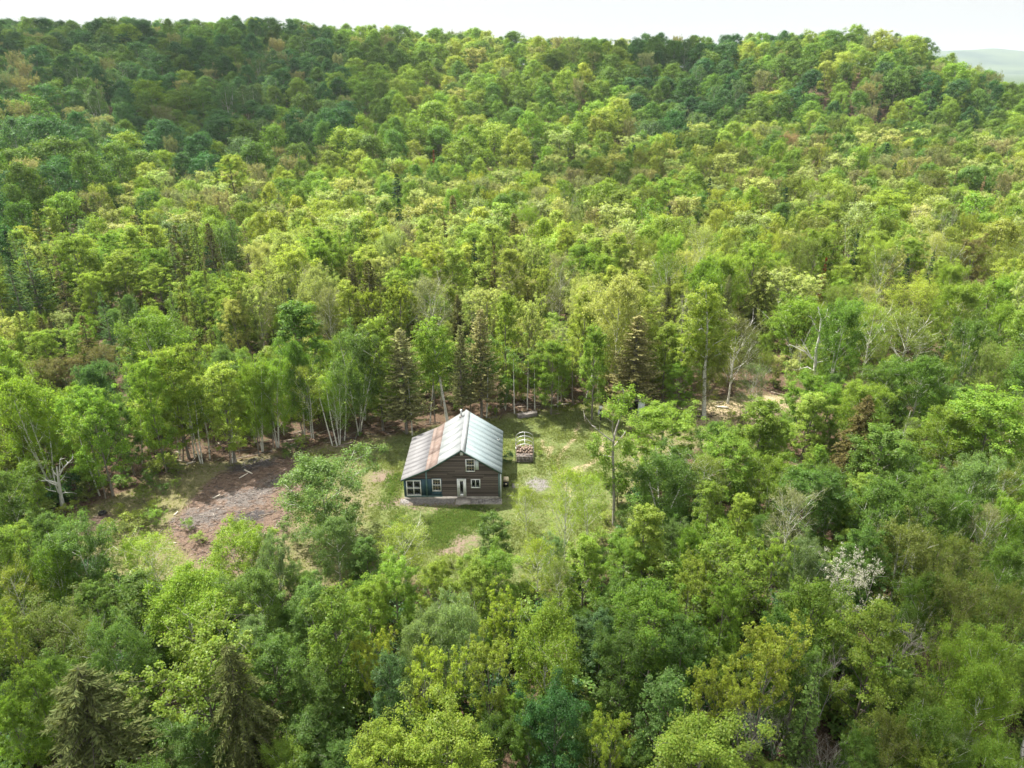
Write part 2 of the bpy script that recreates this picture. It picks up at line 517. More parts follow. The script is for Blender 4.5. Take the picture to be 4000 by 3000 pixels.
def ground_material():
    m, nt, out = new_mat('ground')
    L = nt.links.new
    co = N(nt, 'ShaderNodeTexCoord')

    def noise(scale, detail=6, rough=0.6):
        n = N(nt, 'ShaderNodeTexNoise', i_Scale=scale, i_Detail=detail, i_Roughness=rough)
        L(co.outputs['Object'], n.inputs['Vector'])
        return n.outputs[0]

    def mixc(fac, a, b):
        x = N(nt, 'ShaderNodeMix', data_type='RGBA')
        for s, v in ((6, a), (7, b)):
            if isinstance(v, tuple): x.inputs[s].default_value = (*v, 1)
            else: L(v, x.inputs[s])
        if isinstance(fac, float): x.inputs[0].default_value = fac
        else: L(fac, x.inputs[0])
        return x.outputs[2]

    def rng(v, a, b):
        r = N(nt, 'ShaderNodeMapRange', i_1=a, i_2=b)
        L(v, r.inputs[0])
        return r.outputs[0]

    n_big, n_mid, n_fine, n_grit = noise(0.22, 4), noise(0.9, 6), noise(3.5, 8, 0.7), noise(14.0, 6, 0.75)

    def mask(attr, k=0.9):
        a = N(nt, 'ShaderNodeAttribute', attribute_name=attr).outputs['Fac']
        s = N(nt, 'ShaderNodeMath', operation='SUBTRACT', i_1=0.5); L(n_mid, s.inputs[0])
        s2 = N(nt, 'ShaderNodeMath', operation='MULTIPLY_ADD', i_1=k); L(s.outputs[0], s2.inputs[0]); L(a, s2.inputs[2])
        f = N(nt, 'ShaderNodeMath', operation='SUBTRACT', i_1=0.5); L(n_fine, f.inputs[0])
        f2 = N(nt, 'ShaderNodeMath', operation='MULTIPLY_ADD', i_1=k * 0.8); L(f.outputs[0], f2.inputs[0]); L(s2.outputs[0], f2.inputs[2])
        return rng(f2.outputs[0], 0.3, 0.7)

    litter = mixc(rng(n_fine, 0.35, 0.65), (0.055, 0.036, 0.024), (0.15, 0.10, 0.068))
    litter = mixc(rng(n_mid, 0.52, 0.72), litter, (0.055, 0.075, 0.022))
    dry = mixc(rng(n_fine, 0.3, 0.7), (0.20, 0.165, 0.095), (0.115, 0.130, 0.042))
    dry = mixc(rng(n_big, 0.45, 0.6), dry, mixc(rng(n_fine, 0.35, 0.6), (0.10, 0.125, 0.036), (0.19, 0.155, 0.10)))
    lawn = mixc(rng(n_fine, 0.3, 0.7), (0.078, 0.112, 0.032), (0.150, 0.170, 0.062))
    lawn = mixc(rng(n_mid, 0.56, 0.74), lawn, (0.165, 0.160, 0.075))
    lawn = mixc(rng(n_big, 0.40, 0.58), lawn, mixc(rng(n_fine, 0.35, 0.65), (0.078, 0.125, 0.030), (0.165, 0.165, 0.072)))
    burnt = mixc(rng(n_fine, 0.35, 0.62), (0.085, 0.056, 0.041), (0.185, 0.132, 0.100))
    burnt = mixc(rng(n_grit, 0.56, 0.74), burnt, (0.21, 0.165, 0.135))
    soil = mixc(rng(n_grit, 0.4, 0.6), (0.045, 0.030, 0.024), (0.12, 0.085, 0.065))
    ash = mixc(rng(n_grit, 0.42, 0.66), (0.085, 0.074, 0.068), (0.21, 0.185, 0.168))
    char = mixc(rng(n_grit, 0.45, 0.70), (0.030, 0.028, 0.030), (0.17, 0.15, 0.14))
    gravel = mixc(rng(n_grit, 0.40, 0.62), (0.13, 0.12, 0.118), (0.25, 0.232, 0.225))
    straw = mixc(rng(n_fine, 0.35, 0.65), (0.25, 0.20, 0.12), (0.36, 0.29, 0.19))
    bare = mixc(rng(n_grit, 0.4, 0.6), (0.13, 0.095, 0.070), (0.235, 0.185, 0.14))
    far = mixc(rng(n_mid, 0.35, 0.65), (0.030, 0.052, 0.022), (0.055, 0.085, 0.034))
    c = litter
    for attr, colr, k in (('m_clear', dry, 0.8), ('m_lawn', lawn, 1.2), ('m_burnt', burnt, 0.7), ('m_soil', soil, 0.6), ('m_char', char, 1.6), ('m_ash', ash, 1.8),
                          ('m_straw', straw, 0.7), ('m_bare', bare, 1.9), ('m_gravel', gravel, 1.2), ('m_track', straw, 0.9)):
        c = mixc(mask(attr, k), c, colr)
    c = mixc(N(nt, 'ShaderNodeAttribute', attribute_name='m_far').outputs['Fac'], c, far)
    p = N(nt, 'ShaderNodeBsdfPrincipled', i_Roughness=0.95)
    p.inputs['Specular IOR Level'].default_value = 0.15
    L(c, p.inputs['Base Color'])
    b1 = N(nt, 'ShaderNodeBump', i_Strength=0.7, i_Distance=0.25); L(n_fine, b1.inputs['Height'])
    b2 = N(nt, 'ShaderNodeBump', i_Strength=0.6, i_Distance=0.06); L(n_grit, b2.inputs['Height']); L(b1.outputs[0], b2.inputs['Normal'])
    L(b2.outputs[0], p.inputs['Normal'])
    L(p.outputs[0], out.inputs[0])
    return m


M['ground'] = ground_material()
gme = mesh_np('ground', np.stack([GX.ravel(), GY.ravel(), GZ.ravel()], -1), gq, mats=[M['ground']], smooth=True)
fx, fy = GX.ravel(), GY.ravel()
near = (np.abs(fx) < 80) & (fy > 30) & (fy < 110)


def add_mask(name, polys, w):
    v = np.zeros(len(fx), np.float32)
    for p in polys:
        v[near] = np.maximum(v[near], soft(p, fx[near], fy[near], w))
    gme.attributes.new(name, 'FLOAT', 'POINT').data.foreach_set('value', v)


add_mask('m_clear', [CLEARING], 2.2)
add_mask('m_lawn', [LAWN], 2.5)
add_mask('m_burnt', [BURNT], 1.8)
add_mask('m_soil', [SOIL], 0.8)
add_mask('m_char', [CHAR, CHAR2], 1.6)
add_mask('m_ash', [ASH1, ASH2], 2.4)
add_mask('m_straw', [STRAW], 1.8)
add_mask('m_bare', [BARE, BARE2, FRONT], 1.8)
add_mask('m_gravel', [GRAVEL], 0.8)
tv = np.zeros(len(fx), np.float32)
for p in TRACKS:
    tv[near] = np.maximum(tv[near], np.clip(1.05 - pdist(p, fx[near], fy[near], False) / 0.45, 0, 0.62))
gme.attributes.new('m_track', 'FLOAT', 'POINT').data.foreach_set('value', tv)
gme.attributes.new('m_far', 'FLOAT', 'POINT').data.foreach_set('value', np.clip((np.hypot(fx, fy) - 560) / 120, 0, 1).astype(np.float32))
ground = tag(link('ground', gme), 'forest floor and grassy clearing', 'ground', kind='structure')

# ------------------------------------------------------------------ far mountain
rs = np.random.RandomState(5)
mx_ = np.linspace(1500, 8200, 150); my_ = np.linspace(4900, 8600, 60)
MX, MY = np.meshgrid(mx_, my_)
prof = np.interp(MX[0], [1500, 3000, 3500, 3800, 4080, 4250, 4450, 4800, 5600, 7000, 8200], [60, 165, 192, 195, 207, 186, 156, 126, 105, 80, 60])
bell = np.exp(-((MY - 6700) / 900.0) ** 2)
MZ = prof[None, :] * bell
for k in range(5):
    a, b, c_ = rs.rand(3) * 6
    MZ += bell * (7.0 / (k + 1)) * np.sin(MX * 0.0021 * (k + 1) * 1.7 + a) * np.cos(MY * 0.0024 * (k + 1) + b)
MZ -= 14
vi = np.arange(MX.size).reshape(MX.shape)
mq = np.stack([vi[:-1, :-1], vi[:-1, 1:], vi[1:, 1:], vi[1:, :-1]], -1).reshape(-1, 4)
M['mountain'] = noise_material('far_forest', (0.024, 0.045, 0.022), (0.062, 0.088, 0.036), 0.004, stretch=(1, 1, 1), bump=0, detail=8, rough=1.0, spec=0.0)
tag(link('mountain', mesh_np('mountain', np.stack([MX.ravel(), MY.ravel(), MZ.ravel()], -1), mq, mats=[M['mountain']], smooth=True)),
    'distant blue forested mountain', 'mountain', kind='structure')

# ------------------------------------------------------------------ clouds (outside the picture, drifting between the sun and the hills)
def cloud_material(name, clear):
    m, nt, out = new_mat(name)
    dd = N(nt, 'ShaderNodeBsdfDiffuse'); dd.inputs[0].default_value = (0.93, 0.93, 0.94, 1)
    tt = N(nt, 'ShaderNodeBsdfTranslucent'); tt.inputs[0].default_value = (0.9, 0.91, 0.93, 1)
    mm = N(nt, 'ShaderNodeMixShader', i_0=0.55)
    tr = N(nt, 'ShaderNodeBsdfTransparent')
    m2 = N(nt, 'ShaderNodeMixShader', i_0=clear)
    L = nt.links.new
    L(dd.outputs[0], mm.inputs[1]); L(tt.outputs[0], mm.inputs[2]); L(mm.outputs[0], m2.inputs[1]); L(tr.outputs[0], m2.inputs[2]); L(m2.outputs[0], out.inputs[0])
    return m


M['cloud'] = cloud_material('cloud', 0.80)
M['cloud_thin'] = cloud_material('thin_cloud', 0.88)


def ico():
    import bmesh
    bm = bmesh.new()
    bmesh.ops.create_icosphere(bm, subdivisions=2, radius=1.0)
    v = np.array([q.co for q in bm.verts]); t = np.array([[w.index for w in f.verts] for f in bm.faces])
    bm.free()
    return v, t


ICO_V, ICO_T = ico()


def cloud(target, rx, ry, rot, alt, n, puff, seed, label, mat='cloud'):
    r = np.random.RandomState(seed)
    cx, cy_ = target[0] + SUN_DIR[0] / SUN_DIR[2] * alt, target[1] + SUN_DIR[1] / SUN_DIR[2] * alt
    V, T = [], []
    k = 0
    for i in range(n):
        a = r.rand() * 2 * math.pi
        d = math.sqrt(r.rand()) * 1.0
        s = puff * (0.55 + 0.9 * r.rand()) * (1.15 - 0.75 * d ** 3)
        ex, ey = d * rx * math.cos(a), d * ry * math.sin(a)
        ex, ey = ex * math.cos(rot) - ey * math.sin(rot), ex * math.sin(rot) + ey * math.cos(rot)
        ph = r.rand(3) * 6
        wv = 1 + 0.18 * np.sin(ICO_V @ np.array([3.1, 2.2, 1.7]) * 2 + ph[0]) + 0.12 * np.sin(ICO_V @ np.array([-1.2, 4.4, 3.3]) * 2.3 + ph[1])
        v = ICO_V * wv[:, None] * np.array([s, s, s * 0.55]) + np.array([ex, ey, (1 - d) * puff * 0.8 * r.rand()])
        V.append(v); T.append(ICO_T + k); k += len(v)
    o = link('cloud', mesh_np('cloud', np.vstack(V), tris=np.vstack(T), mats=[M[mat]], smooth=True), loc=(cx, cy_, alt))
    return tag(o, label, 'cloud', kind='structure')


cloud((-195, 345), 190, 135, 0.0, 420, 95, 25, 3, 'broad white cloud shading the left hillside')
cloud((78, 385), 48, 26, 0.1, 420, 26, 13, 4, 'small white cloud shading the middle of the ridge')
cloud((0, 12), 110, 26, 0.0, 420, 60, 14, 6, 'long thin cloud over the nearest trees', 'cloud_thin')
cloud((60, 225), 60, 18, 0.2, 420, 26, 12, 8, 'thin white cloud over the flat woods', 'cloud_thin')

# ------------------------------------------------------------------ tree models
UP = np.array([0, 0, 1.0])


def unit(a):
    return a / (np.linalg.norm(a, axis=-1, keepdims=True) + 1e-9)


class Geo:
    """verts + quads + a random number for each face"""

    def __init__(self):
        self.v, self.q, self.r, self.n = [], [], [], 0

    def add(self, v, q, r=None):
        self.v.append(v); self.q.append(np.asarray(q) + self.n)
        self.r.append(np.zeros(len(q)) if r is None else r)
        self.n += len(v)

    def tube(self, pts, rads, sides):
        self.add(*tube_np(pts, rads, sides))

    def mesh(self, name, mat):
        return mesh_np(name, np.vstack(self.v), np.vstack(self.q), mats=[mat], rnd=np.concatenate(self.r))


def leaf_quads(p, nrm, t, L, W, fold=0.18):
    """diamond leaves: centre p, normal nrm, length direction t"""
    b = np.cross(nrm, t)
    L = L[:, None]; W = W[:, None]
    v = np.stack([p - t * L * 0.5, p + b * W * 0.5 + nrm * L * fold, p + t * L * 0.5, p - b * W * 0.5 + nrm * L * fold], 1).reshape(-1, 3)
    q = np.arange(len(p) * 4).reshape(-1, 4)
    return v, q


def clump_leaves(r, cen, rad, per, size, up=0.6, flat=0.7, top=0.6, out=0.6, hang=0.0, nz=0.4):
    K = len(cen)
    n = K * per
    c = np.repeat(cen, per, 0); R = np.repeat(rad, per)
    d = unit(r.normal(size=(n, 3)))
    flip = r.rand(n) < top
    d[:, 2] = np.where(flip, np.abs(d[:, 2]), d[:, 2])
    rr = R * r.rand(n) ** 0.45 * np.where(r.rand(n) < 0.28, 1 + 0.9 * r.rand(n), 1.0)
    p = c + d * rr[:, None] * np.array([1, 1, flat])
    if hang:
        p[:, 2] -= hang * R * r.rand(n) ** 2
    nrm = unit(d * out + UP * up + r.normal(size=(n, 3)) * nz)
    t = unit(np.cross(nrm, r.normal(size=(n, 3))))
    L = size * (0.65 + 0.7 * r.rand(n))
    v, q = leaf_quads(p, nrm, t, L, L * 0.78)
    rnd = np.clip(np.repeat(r.rand(K), per) * 0.55 + r.rand(n) * 0.45, 0, 1)
    return v, q, rnd


def curve(a, b, r, bend, k=5, sag=0.0):
    t = np.linspace(0, 1, k)[:, None]
    side = r.normal(size=3) * bend * np.linalg.norm(b - a)
    return a + (b - a) * t + side * (t * (1 - t)) + UP * sag * (t * (1 - t)) * np.linalg.norm(b - a)


PROFILES = {
    'round': lambda t: np.sqrt(np.clip(1 - (2 * t - 0.85) ** 2 / 1.35, 0, 1)),
    'ovoid': lambda t: np.clip(1.15 * np.sin(np.pi * np.clip(t * 0.86 + 0.13, 0, 1)) ** 0.75, 0, 1),
    'column': lambda t: np.clip(np.sin(np.pi * np.clip(t * 0.8 + 0.18, 0, 1)) ** 0.5, 0, 1),
    'cone': lambda t: np.clip((1 - t) ** 0.75 + 0.04, 0, 1),
    'vase': lambda t: np.clip(0.35 + 0.9 * t, 0, 1) * np.sqrt(np.clip(1 - ((t - 0.62) / 0.44).clip(0, 1) ** 2, 0, 1)),
}


def broadleaf(seed, H, W, cb=0.25, prof='ovoid', nl=14, rise=0.9, clumps=280, per=55, size=0.16, crad=(0.45, 0.85), flat=0.65, top=0.7, up=0.6,
              stems=1, trunk_r=0.13, fill=0.35, bark='bark', sub=4, twigs=True, hang=0.0, leafmat='leaf', out=0.6, nz=0.4):
    r = np.random.RandomState(seed)
    P = PROFILES[prof]
    R = W / 2
    wood, att, attw = Geo(), [], []
    tops = []
    for s in range(stems):
        lean = (r.normal(size=2) * (0.03 if stems == 1 else 0.17)) * H
        base = np.array([r.normal() * 0.12, r.normal() * 0.12, -0.25]) * (0 if stems == 1 else 1) + np.array([0, 0, -0.25])
        th = H * (0.97 if s == 0 else 0.78 + 0.2 * r.rand())
        topp = np.array([lean[0], lean[1], th])
        tr = curve(base, topp, r, 0.05, 8)
        rr = trunk_r * (1 if stems == 1 else 0.72) * (1 - np.linspace(0, 1, 8)) ** 0.8 + 0.012
        rr[0] *= 1.35
        wood.tube(tr, rr, 7)
        tops.append((tr, rr))
        for hh in np.linspace(0.86, 1.0, 3):
            att.append(np.array([np.interp(hh * th, tr[:, 2], tr[:, i]) for i in range(3)])); attw.append(0.7)
    ga = r.rand() * 6
    for i in range(nl):
        tr, rr = tops[i % stems]
        f = (i + 0.5) / nl
        hs = H * (cb * 0.75 + (0.9 - cb * 0.75) * f ** 0.95)
        hs = min(hs, tr[-1, 2] * 0.95)
        a0 = np.array([np.interp(hs, tr[:, 2], tr[:, k]) for k in range(3)])
        az = ga + i * 2.39996 + r.normal() * 0.25
        te = np.clip((hs / H - cb) / (1 - cb) + 0.16 * r.rand() + 0.04, 0.02, 0.97)
        er = R * float(P(te)) * (0.72 + 0.38 * r.rand())
        ez = min(hs + er * rise * (0.6 + 0.8 * r.rand()), H * 0.97)
        tc = np.array([np.interp(ez, tr[:, 2], tr[:, k]) for k in range(2)]) * 0.6
        b0 = np.array([tc[0] + math.cos(az) * er, tc[1] + math.sin(az) * er, ez])
        pts = curve(a0, b0, r, 0.10, 6, sag=-0.12 if hang else 0.10)
        ln = np.linalg.norm(b0 - a0)
        r0 = max(0.018, min(0.5 * float(np.interp(hs, tr[:, 2], rr)), 0.02 * ln + 0.01))
        wood.tube(pts, np.linspace(r0, 0.008, 6), 5)
        for s_ in (0.45, 0.62, 0.78, 0.9, 1.0):
            q = pts[0] + (pts[-1] - pts[0]) * s_
            j = s_ * 5
            q = pts[int(j)] if j >= 5 else pts[int(j)] * (1 - j % 1) + pts[int(j) + 1] * (j % 1)
            att.append(q); attw.append(0.55 + 0.5 * s_)
        if twigs:
            for j in range(sub):
                s_ = 0.3 + 0.65 * (j + r.rand()) / sub
                jj = min(s_ * 5, 4.99)
                q = pts[int(jj)] * (1 - jj % 1) + pts[int(jj) + 1] * (jj % 1)
                dr = unit(unit(b0 - a0) + r.normal(size=3) * 0.75 + UP * 0.25)
                e = q + dr * ln * (0.22 + 0.25 * r.rand())
                wood.tube(curve(q, e, r, 0.15, 4), np.linspace(r0 * 0.45, 0.006, 4), 4)
                att.append(e); attw.append(1.1)
                att.append((q + e) / 2); attw.append(0.8)
    att = np.array(att); attw = np.array(attw)
    nf = int(clumps * fill)
    idx = r.choice(len(att), clumps - nf, p=attw / attw.sum())
    cen = att[idx] + r.normal(size=(len(idx), 3)) * 0.16 * np.array([1, 1, 0.8]) * W / 6
    if nf:
        t = r.rand(nf) ** 0.9
        az = r.rand(nf) * 2 * math.pi
        rad = R * P(t) * (0.55 + 0.42 * r.rand(nf) ** 0.5)
        rad *= 1 + 0.16 * np.sin(az * 3 + seed) + 0.12 * np.sin(az * 5 + t * 9)
        cen = np.vstack([cen, np.stack([np.cos(az) * rad, np.sin(az) * rad, H * (cb + (1 - cb) * t * 0.97)], -1)])
    cr = crad[0] + (crad[1] - crad[0]) * r.rand(len(cen)) ** 1.3
    crown = Geo()
    crown.add(*clump_leaves(r, cen, cr, per, size, up=up, flat=flat, top=top, hang=hang, out=out, nz=nz))
    return wood, crown


def conifer(seed, H, R, cb=0.06, whorls=26, nb=8, droop=0.25, step=0.22, L=0.42, Wd=0.15, power=0.8, jit=0.25, trunk_r=0.14, tipup=0.0, density=3, lean=0.0, dead=0.0):
    r = np.random.RandomState(seed)
    wood, crown = Geo(), Geo()
    tr = curve(np.array([0, 0, -0.25]), np.array([lean * H, 0.02 * H * r.normal(), H]), r, 0.02, 8)
    wood.tube(tr, trunk_r * (1 - np.linspace(0, 1, 8)) ** 0.9 + 0.012, 7)
    P, T, Nn, LL = [], [], [], []
    tot = int(whorls * nb * 0.78)
    fs = np.sort(r.rand(tot) ** 1.15)
    for w in range(tot):
        f = float(fs[w])
        z = H * (cb + (1 - cb) * f)
        rad = R * ((1 - f) ** power + 0.03)
        c = np.array([np.interp(z, tr[:, 2], tr[:, k]) for k in range(3)])
        for b in range(1):
            az = w * 2.39996 + r.normal() * 0.5
            l = rad * (1 - jit + 2 * jit * r.rand() * (0.6 + 0.8 * r.rand()))
            d = np.array([math.cos(az), math.sin(az), 0])
            e = c + d * l + UP * (-droop * l * (0.6 + 0.8 * r.rand()) + 0.10 * l)
            k = 5
            t = np.linspace(0, 1, k)[:, None]
            pts = c + (e - c) * t + UP * (droop * 0.5 * l * t * (1 - t)) + UP * tipup * l * t ** 3
            wood.tube(pts, np.linspace(0.010 + 0.010 * l, 0.004, k), 3)
            if r.rand() < dead:
                continue
            ns = max(2, int(l / step))
            for s in range(ns):
                u = 0.18 + 0.82 * (s + r.rand()) / ns
                jj = min(u * (k - 1), k - 1.01)
                q = pts[int(jj)] * (1 - jj % 1) + pts[int(jj) + 1] * (jj % 1)
                for g in range(density):
                    side = (-1, 1, 0)[g % 3]
                    lat = np.array([-d[1], d[0], 0]) * side
                    dr = unit(d * (0.9 if side == 0 else 0.65) + lat * 0.75 + UP * (-droop * 0.55 + tipup * 0.5) + r.normal(size=3) * 0.22)
                    P.append(q); T.append(dr); Nn.append(UP * 0.6 + r.normal(size=3) * 0.55); LL.append(L * (0.6 + 0.7 * r.rand()) * (0.75 + 0.5 * (1 - u)))
    for i in range(14):     # leader
        z = H * (0.9 + 0.1 * r.rand())
        P.append(np.array([np.interp(z, tr[:, 2], tr[:, k]) for k in range(3)])); T.append(unit(np.array([r.normal(), r.normal(), 1.2]))); Nn.append(r.normal(size=3)); LL.append(L * 0.7)
    P = np.array(P); T = np.array(T); Nn = np.array(Nn); LL = np.array(LL)
    nrm = unit(Nn - T * (Nn * T).sum(1)[:, None])
    v, q = leaf_quads(P + T * LL[:, None] * 0.45, nrm, T, LL, np.full(len(P), Wd) * (0.7 + 0.6 * r.rand(len(P))), fold=-0.05)
    crown.add(v, q, r.rand(len(P)))
    return wood, crown


def bare(seed, H, W, stems=5, levels=4, trunk_r=0.06, spread=0.55):
    r = np.random.RandomState(seed)
    wood, twig = Geo(), Geo()

    def grow(p, d, l, rad, lev):
        e = p + d * l
        pts = curve(p, e, r, 0.16, 4)
        (wood if lev <= 1 else twig).tube(pts, np.linspace(rad, rad * 0.62, 4), 5 if lev <= 1 else 3)
        if lev >= levels:
            return
        nb = 3 if lev < levels - 1 else 4
        for i in range(nb):
            q = pts[3] if i == 0 else pts[1 + (i % 3)]
            dd = unit(d + r.normal(size=3) * spread + UP * 0.12)
            grow(q, dd, l * (0.55 + 0.25 * r.rand()), max(rad * 0.55, 0.005), lev + 1)
    for s in range(stems):
        az = s * 2.4 + r.rand()
        k = 0.0 if stems == 1 else 0.55 * W / H
        d = unit(np.array([math.cos(az) * k, math.sin(az) * k, 1.0]))
        grow(np.array([math.cos(az) * 0.1, math.sin(az) * 0.1, -0.15]), d, H * 0.40, trunk_r, 0)
    return wood, twig


PROTO = {}


def reg(kind, geo, bark, leaf):
    wood, crown = geo
    i = len(PROTO.setdefault(kind, []))
    v = np.vstack(crown.v)
    H = float(np.percentile(v[:, 2], 99.7)); Wd = float(np.percentile(np.hypot(v[:, 0], v[:, 1]), 96)) * 2
    PROTO[kind].append((wood.mesh(kind + '_trunk', M[bark]), crown.mesh(kind + '_crown', M[leaf]), H, Wd))


for s in range(4):
    reg('maple', broadleaf(10 + s, 10, 6.2, cb=0.16, prof=('ovoid', 'round')[s % 2], nl=18, clumps=340, per=92, size=0.13, crad=(0.24, 0.78), flat=0.55, top=0.8), 'bark', 'leaf')
for s in range(3):
    reg('column', broadleaf(30 + s, 10, 3.8, cb=0.12, prof='column', nl=20, rise=1.1, clumps=260, per=80, size=0.125, crad=(0.20, 0.60), flat=0.6, top=0.75), 'bark', 'leaf')
for s in range(4):
    reg('birch', broadleaf(50 + s, 9, 6.0, cb=0.20, prof=('round', 'ovoid')[s % 2], nl=18, rise=1.0, clumps=460, per=72, size=0.112, crad=(0.25, 0.66), flat=0.85, top=0.5, up=0.35,
                           stems=(3, 2, 4, 1)[s], trunk_r=0.11, bark='bark_birch', fill=0.5, hang=0.5, out=0.4), 'bark_birch', 'leaf')
for s in range(3):
    reg('airy', broadleaf(70 + s, 9, 4.4, cb=0.22, prof='ovoid', nl=22, rise=1.3, clumps=340, per=32, size=0.09, crad=(0.28, 0.6), flat=0.9, top=0.5, up=0.3,
                          stems=(1, 1, 2)[s], trunk_r=0.085, sub=5, fill=0.35, hang=0.4), 'bark_birch', 'leaf')
for s in range(3):
    reg('yellow', broadleaf(90 + s, 9, 6.0, cb=0.22, prof=('vase', 'round', 'ovoid')[s], nl=20, rise=1.25, clumps=280, per=52, size=0.14, crad=(0.16, 0.40), flat=0.8, top=0.65,
                            sub=7, fill=0.0, stems=(2, 1, 1)[s], trunk_r=0.11), 'bark', 'leaf')
for s in range(2):
    reg('tiered', broadleaf(110 + s, 10, 6.4, cb=0.10, prof='ovoid', nl=22, rise=0.45, clumps=220, per=120, size=0.135, crad=(0.30, 0.75), flat=0.34, top=0.85, fill=0.05), 'bark_dark', 'leaf')
for s in range(2):
    reg('twiggy', broadleaf(120 + s, 8, 5.5, cb=0.12, prof='round', nl=26, rise=1.5, clumps=460, per=42, size=0.09, crad=(0.2, 0.5), flat=1.0, top=0.4, up=0.2,
                            stems=4, trunk_r=0.06, sub=6, fill=0.3), 'bark_olive', 'leaf')
for s in range(2):
    reg('hemlock', conifer(130 + s, 11, 3.3, cb=0.05, whorls=36, nb=11, droop=0.45, step=0.15, L=0.42, Wd=0.085, power=0.60, jit=0.42, density=5, trunk_r=0.17, lean=(0.05, -0.02)[s]), 'bark_dark', 'needle')
for s in range(2):
    reg('cedar', conifer(140 + s, 11, 2.0, cb=0.16, whorls=42, nb=10, droop=0.12, step=0.17, L=0.30, Wd=0.12, power=0.62, jit=0.35, density=4, trunk_r=0.15, tipup=0.25), 'bark', 'needle')
for s in range(3):
    reg('spruce', conifer(150 + s, 11, 1.9, cb=0.05, whorls=32, nb=8, droop=0.28, step=0.2, L=0.36, Wd=0.15, power=0.85, jit=0.25, density=3, trunk_r=0.12, dead=(0, 0.1, 0.3)[s]), 'bark_dark', 'needle')
for s in range(2):
    reg('larch', conifer(160 + s, 11, 2.1, cb=0.05, whorls=30, nb=8, droop=0.10, step=0.18, L=0.30, Wd=0.10, power=0.8, jit=0.3, density=4, trunk_r=0.11, tipup=0.15), 'bark', 'needle')
for s in range(2):
    reg('bare', bare(170 + s, 6, 4.0, stems=6), 'twig_grey', 'twig_grey')
reg('bare_tall', bare(180, 9, 3.0, stems=1, trunk_r=0.10, levels=5, spread=0.42), 'twig_grey', 'twig_grey')
for s in range(3):
    reg('shrub', broadleaf(190 + s, 2.0, 2.2, cb=0.05, prof='round', nl=12, rise=1.3, clumps=70, per=26, size=0.10, crad=(0.18, 0.36), flat=0.8, top=0.7, stems=4, trunk_r=0.025, sub=3), 'bark', 'leaf')
w_, c_ = broadleaf(200, 7, 6.0, cb=0.30, prof='vase', nl=22, rise=0.9, clumps=420, per=13, size=0.10, crad=(0.16, 0.36), flat=0.6, top=0.9, sub=8, fill=0.0, stems=3, trunk_r=0.09)
reg('blossom', (w_, c_), 'twig_grey', 'blossom')

COLOURS = {
    'deep green': (0.054, 0.122, 0.040), 'mid green': (0.108, 0.178, 0.036), 'bright green': (0.170, 0.250, 0.038), 'lime green': (0.245, 0.300, 0.056),
    'yellow green': (0.225, 0.285, 0.046), 'golden yellow': (0.270, 0.325, 0.048), 'sage green': (0.160, 0.225, 0.095), 'blue green': (0.092, 0.158, 0.060),
    'olive': (0.152, 0.188, 0.046), 'olive brown': (0.140, 0.138, 0.060), 'rusty brown': (0.140, 0.125, 0.050), 'grey tan': (0.215, 0.222, 0.108),
    'pale green': (0.295, 0.325, 0.115), 'white': (0.38, 0.35, 0.30), 'soft green': (0.128, 0.200, 0.056), 'dark green': (0.030, 0.066, 0.028),
    'dark olive': (0.125, 0.150, 0.058), 'soft brown': (0.235, 0.235, 0.115), 'red': (0.22, 0.050, 0.026), 'grey': (0.2, 0.2, 0.2), 'pinkish tan': (0.28, 0.20, 0.14)}
NAMES = {'maple': 'maple', 'column': 'slender maple', 'birch': 'birch', 'airy': 'thin-leaved birch', 'yellow': 'open-branched maple', 'tiered': 'tiered maple', 'twiggy': 'twiggy young tree',
         'hemlock': 'hemlock', 'cedar': 'cedar', 'spruce': 'spruce', 'larch': 'larch', 'bare': 'bare thicket', 'bare_tall': 'bare tree', 'shrub': 'shrub', 'blossom': 'blossoming tree'}
OBJ = {'maple': 'maple_tree', 'column': 'maple_tree', 'tiered': 'maple_tree', 'yellow': 'maple_tree', 'birch': 'birch_tree', 'airy': 'birch_tree', 'twiggy': 'young_tree', 'hemlock': 'hemlock_tree',
       'cedar': 'cedar_tree', 'spruce': 'spruce_tree', 'larch': 'larch_tree', 'bare': 'bare_shrub', 'bare_tall': 'bare_tree', 'shrub': 'shrub', 'blossom': 'blossoming_tree'}
TREES = []          # every single tree: dict(kind, colour, x, y, h, w, px, py)
rt = random.Random(77)


def tree_at(kind, colour, x, y, h, w, hand=False, label=None):
    z = tz(x, y)
    px, py, dep = proj((x, y, z + h))
    TREES.append(dict(kind=kind, colour=colour, x=x, y=y, z=z, h=h, w=w, px=px, py=py, hand=hand, label=label))


def spec(px, py, wpx, kind, colour, h=None, base=None, label=None):
    """a tree seen in the photo: pixel of its top, width of its crown in pixels, usual height or pixel of its foot"""
    if base is not None:
        g = on_z(base[0], base[1], 0)
        top = on_y(px, py, g[1])
        h = float(top[2]); x = 0.5 * (g[0] + top[0]); y = g[1]
        dep = proj((x, y, h))[2]
        w = wpx / FPX * dep
    else:
        hh = h or 8.0
        d = ray(px, py)
        ts = np.arange(18.0, 520.0, 0.5) / d[1]
        rp_ = cC[None, :] + d[None, :] * ts[:, None]
        gap = rp_[:, 2] - terrain(rp_[:, 0], rp_[:, 1])
        for _ in range(12):
            hit = np.nonzero(gap <= hh)[0]          # first place along the ray where a tree this tall would reach it
            p = rp_[hit[0]] if len(hit) else rp_[int(np.argmin(gap))]
            dep = proj(p)[2]
            w = wpx / FPX * dep
            if h: break
            hh = 0.5 * hh + 0.5 * min(max(1.25 * w + 1.8, 4.5), 13.0)
        h = hh; x, y = p[0], p[1]
    tree_at(kind, colour, x, y, h, w, True, label)

# ------------------------------------------------------------------ trees that can be told apart in the photograph
S = spec
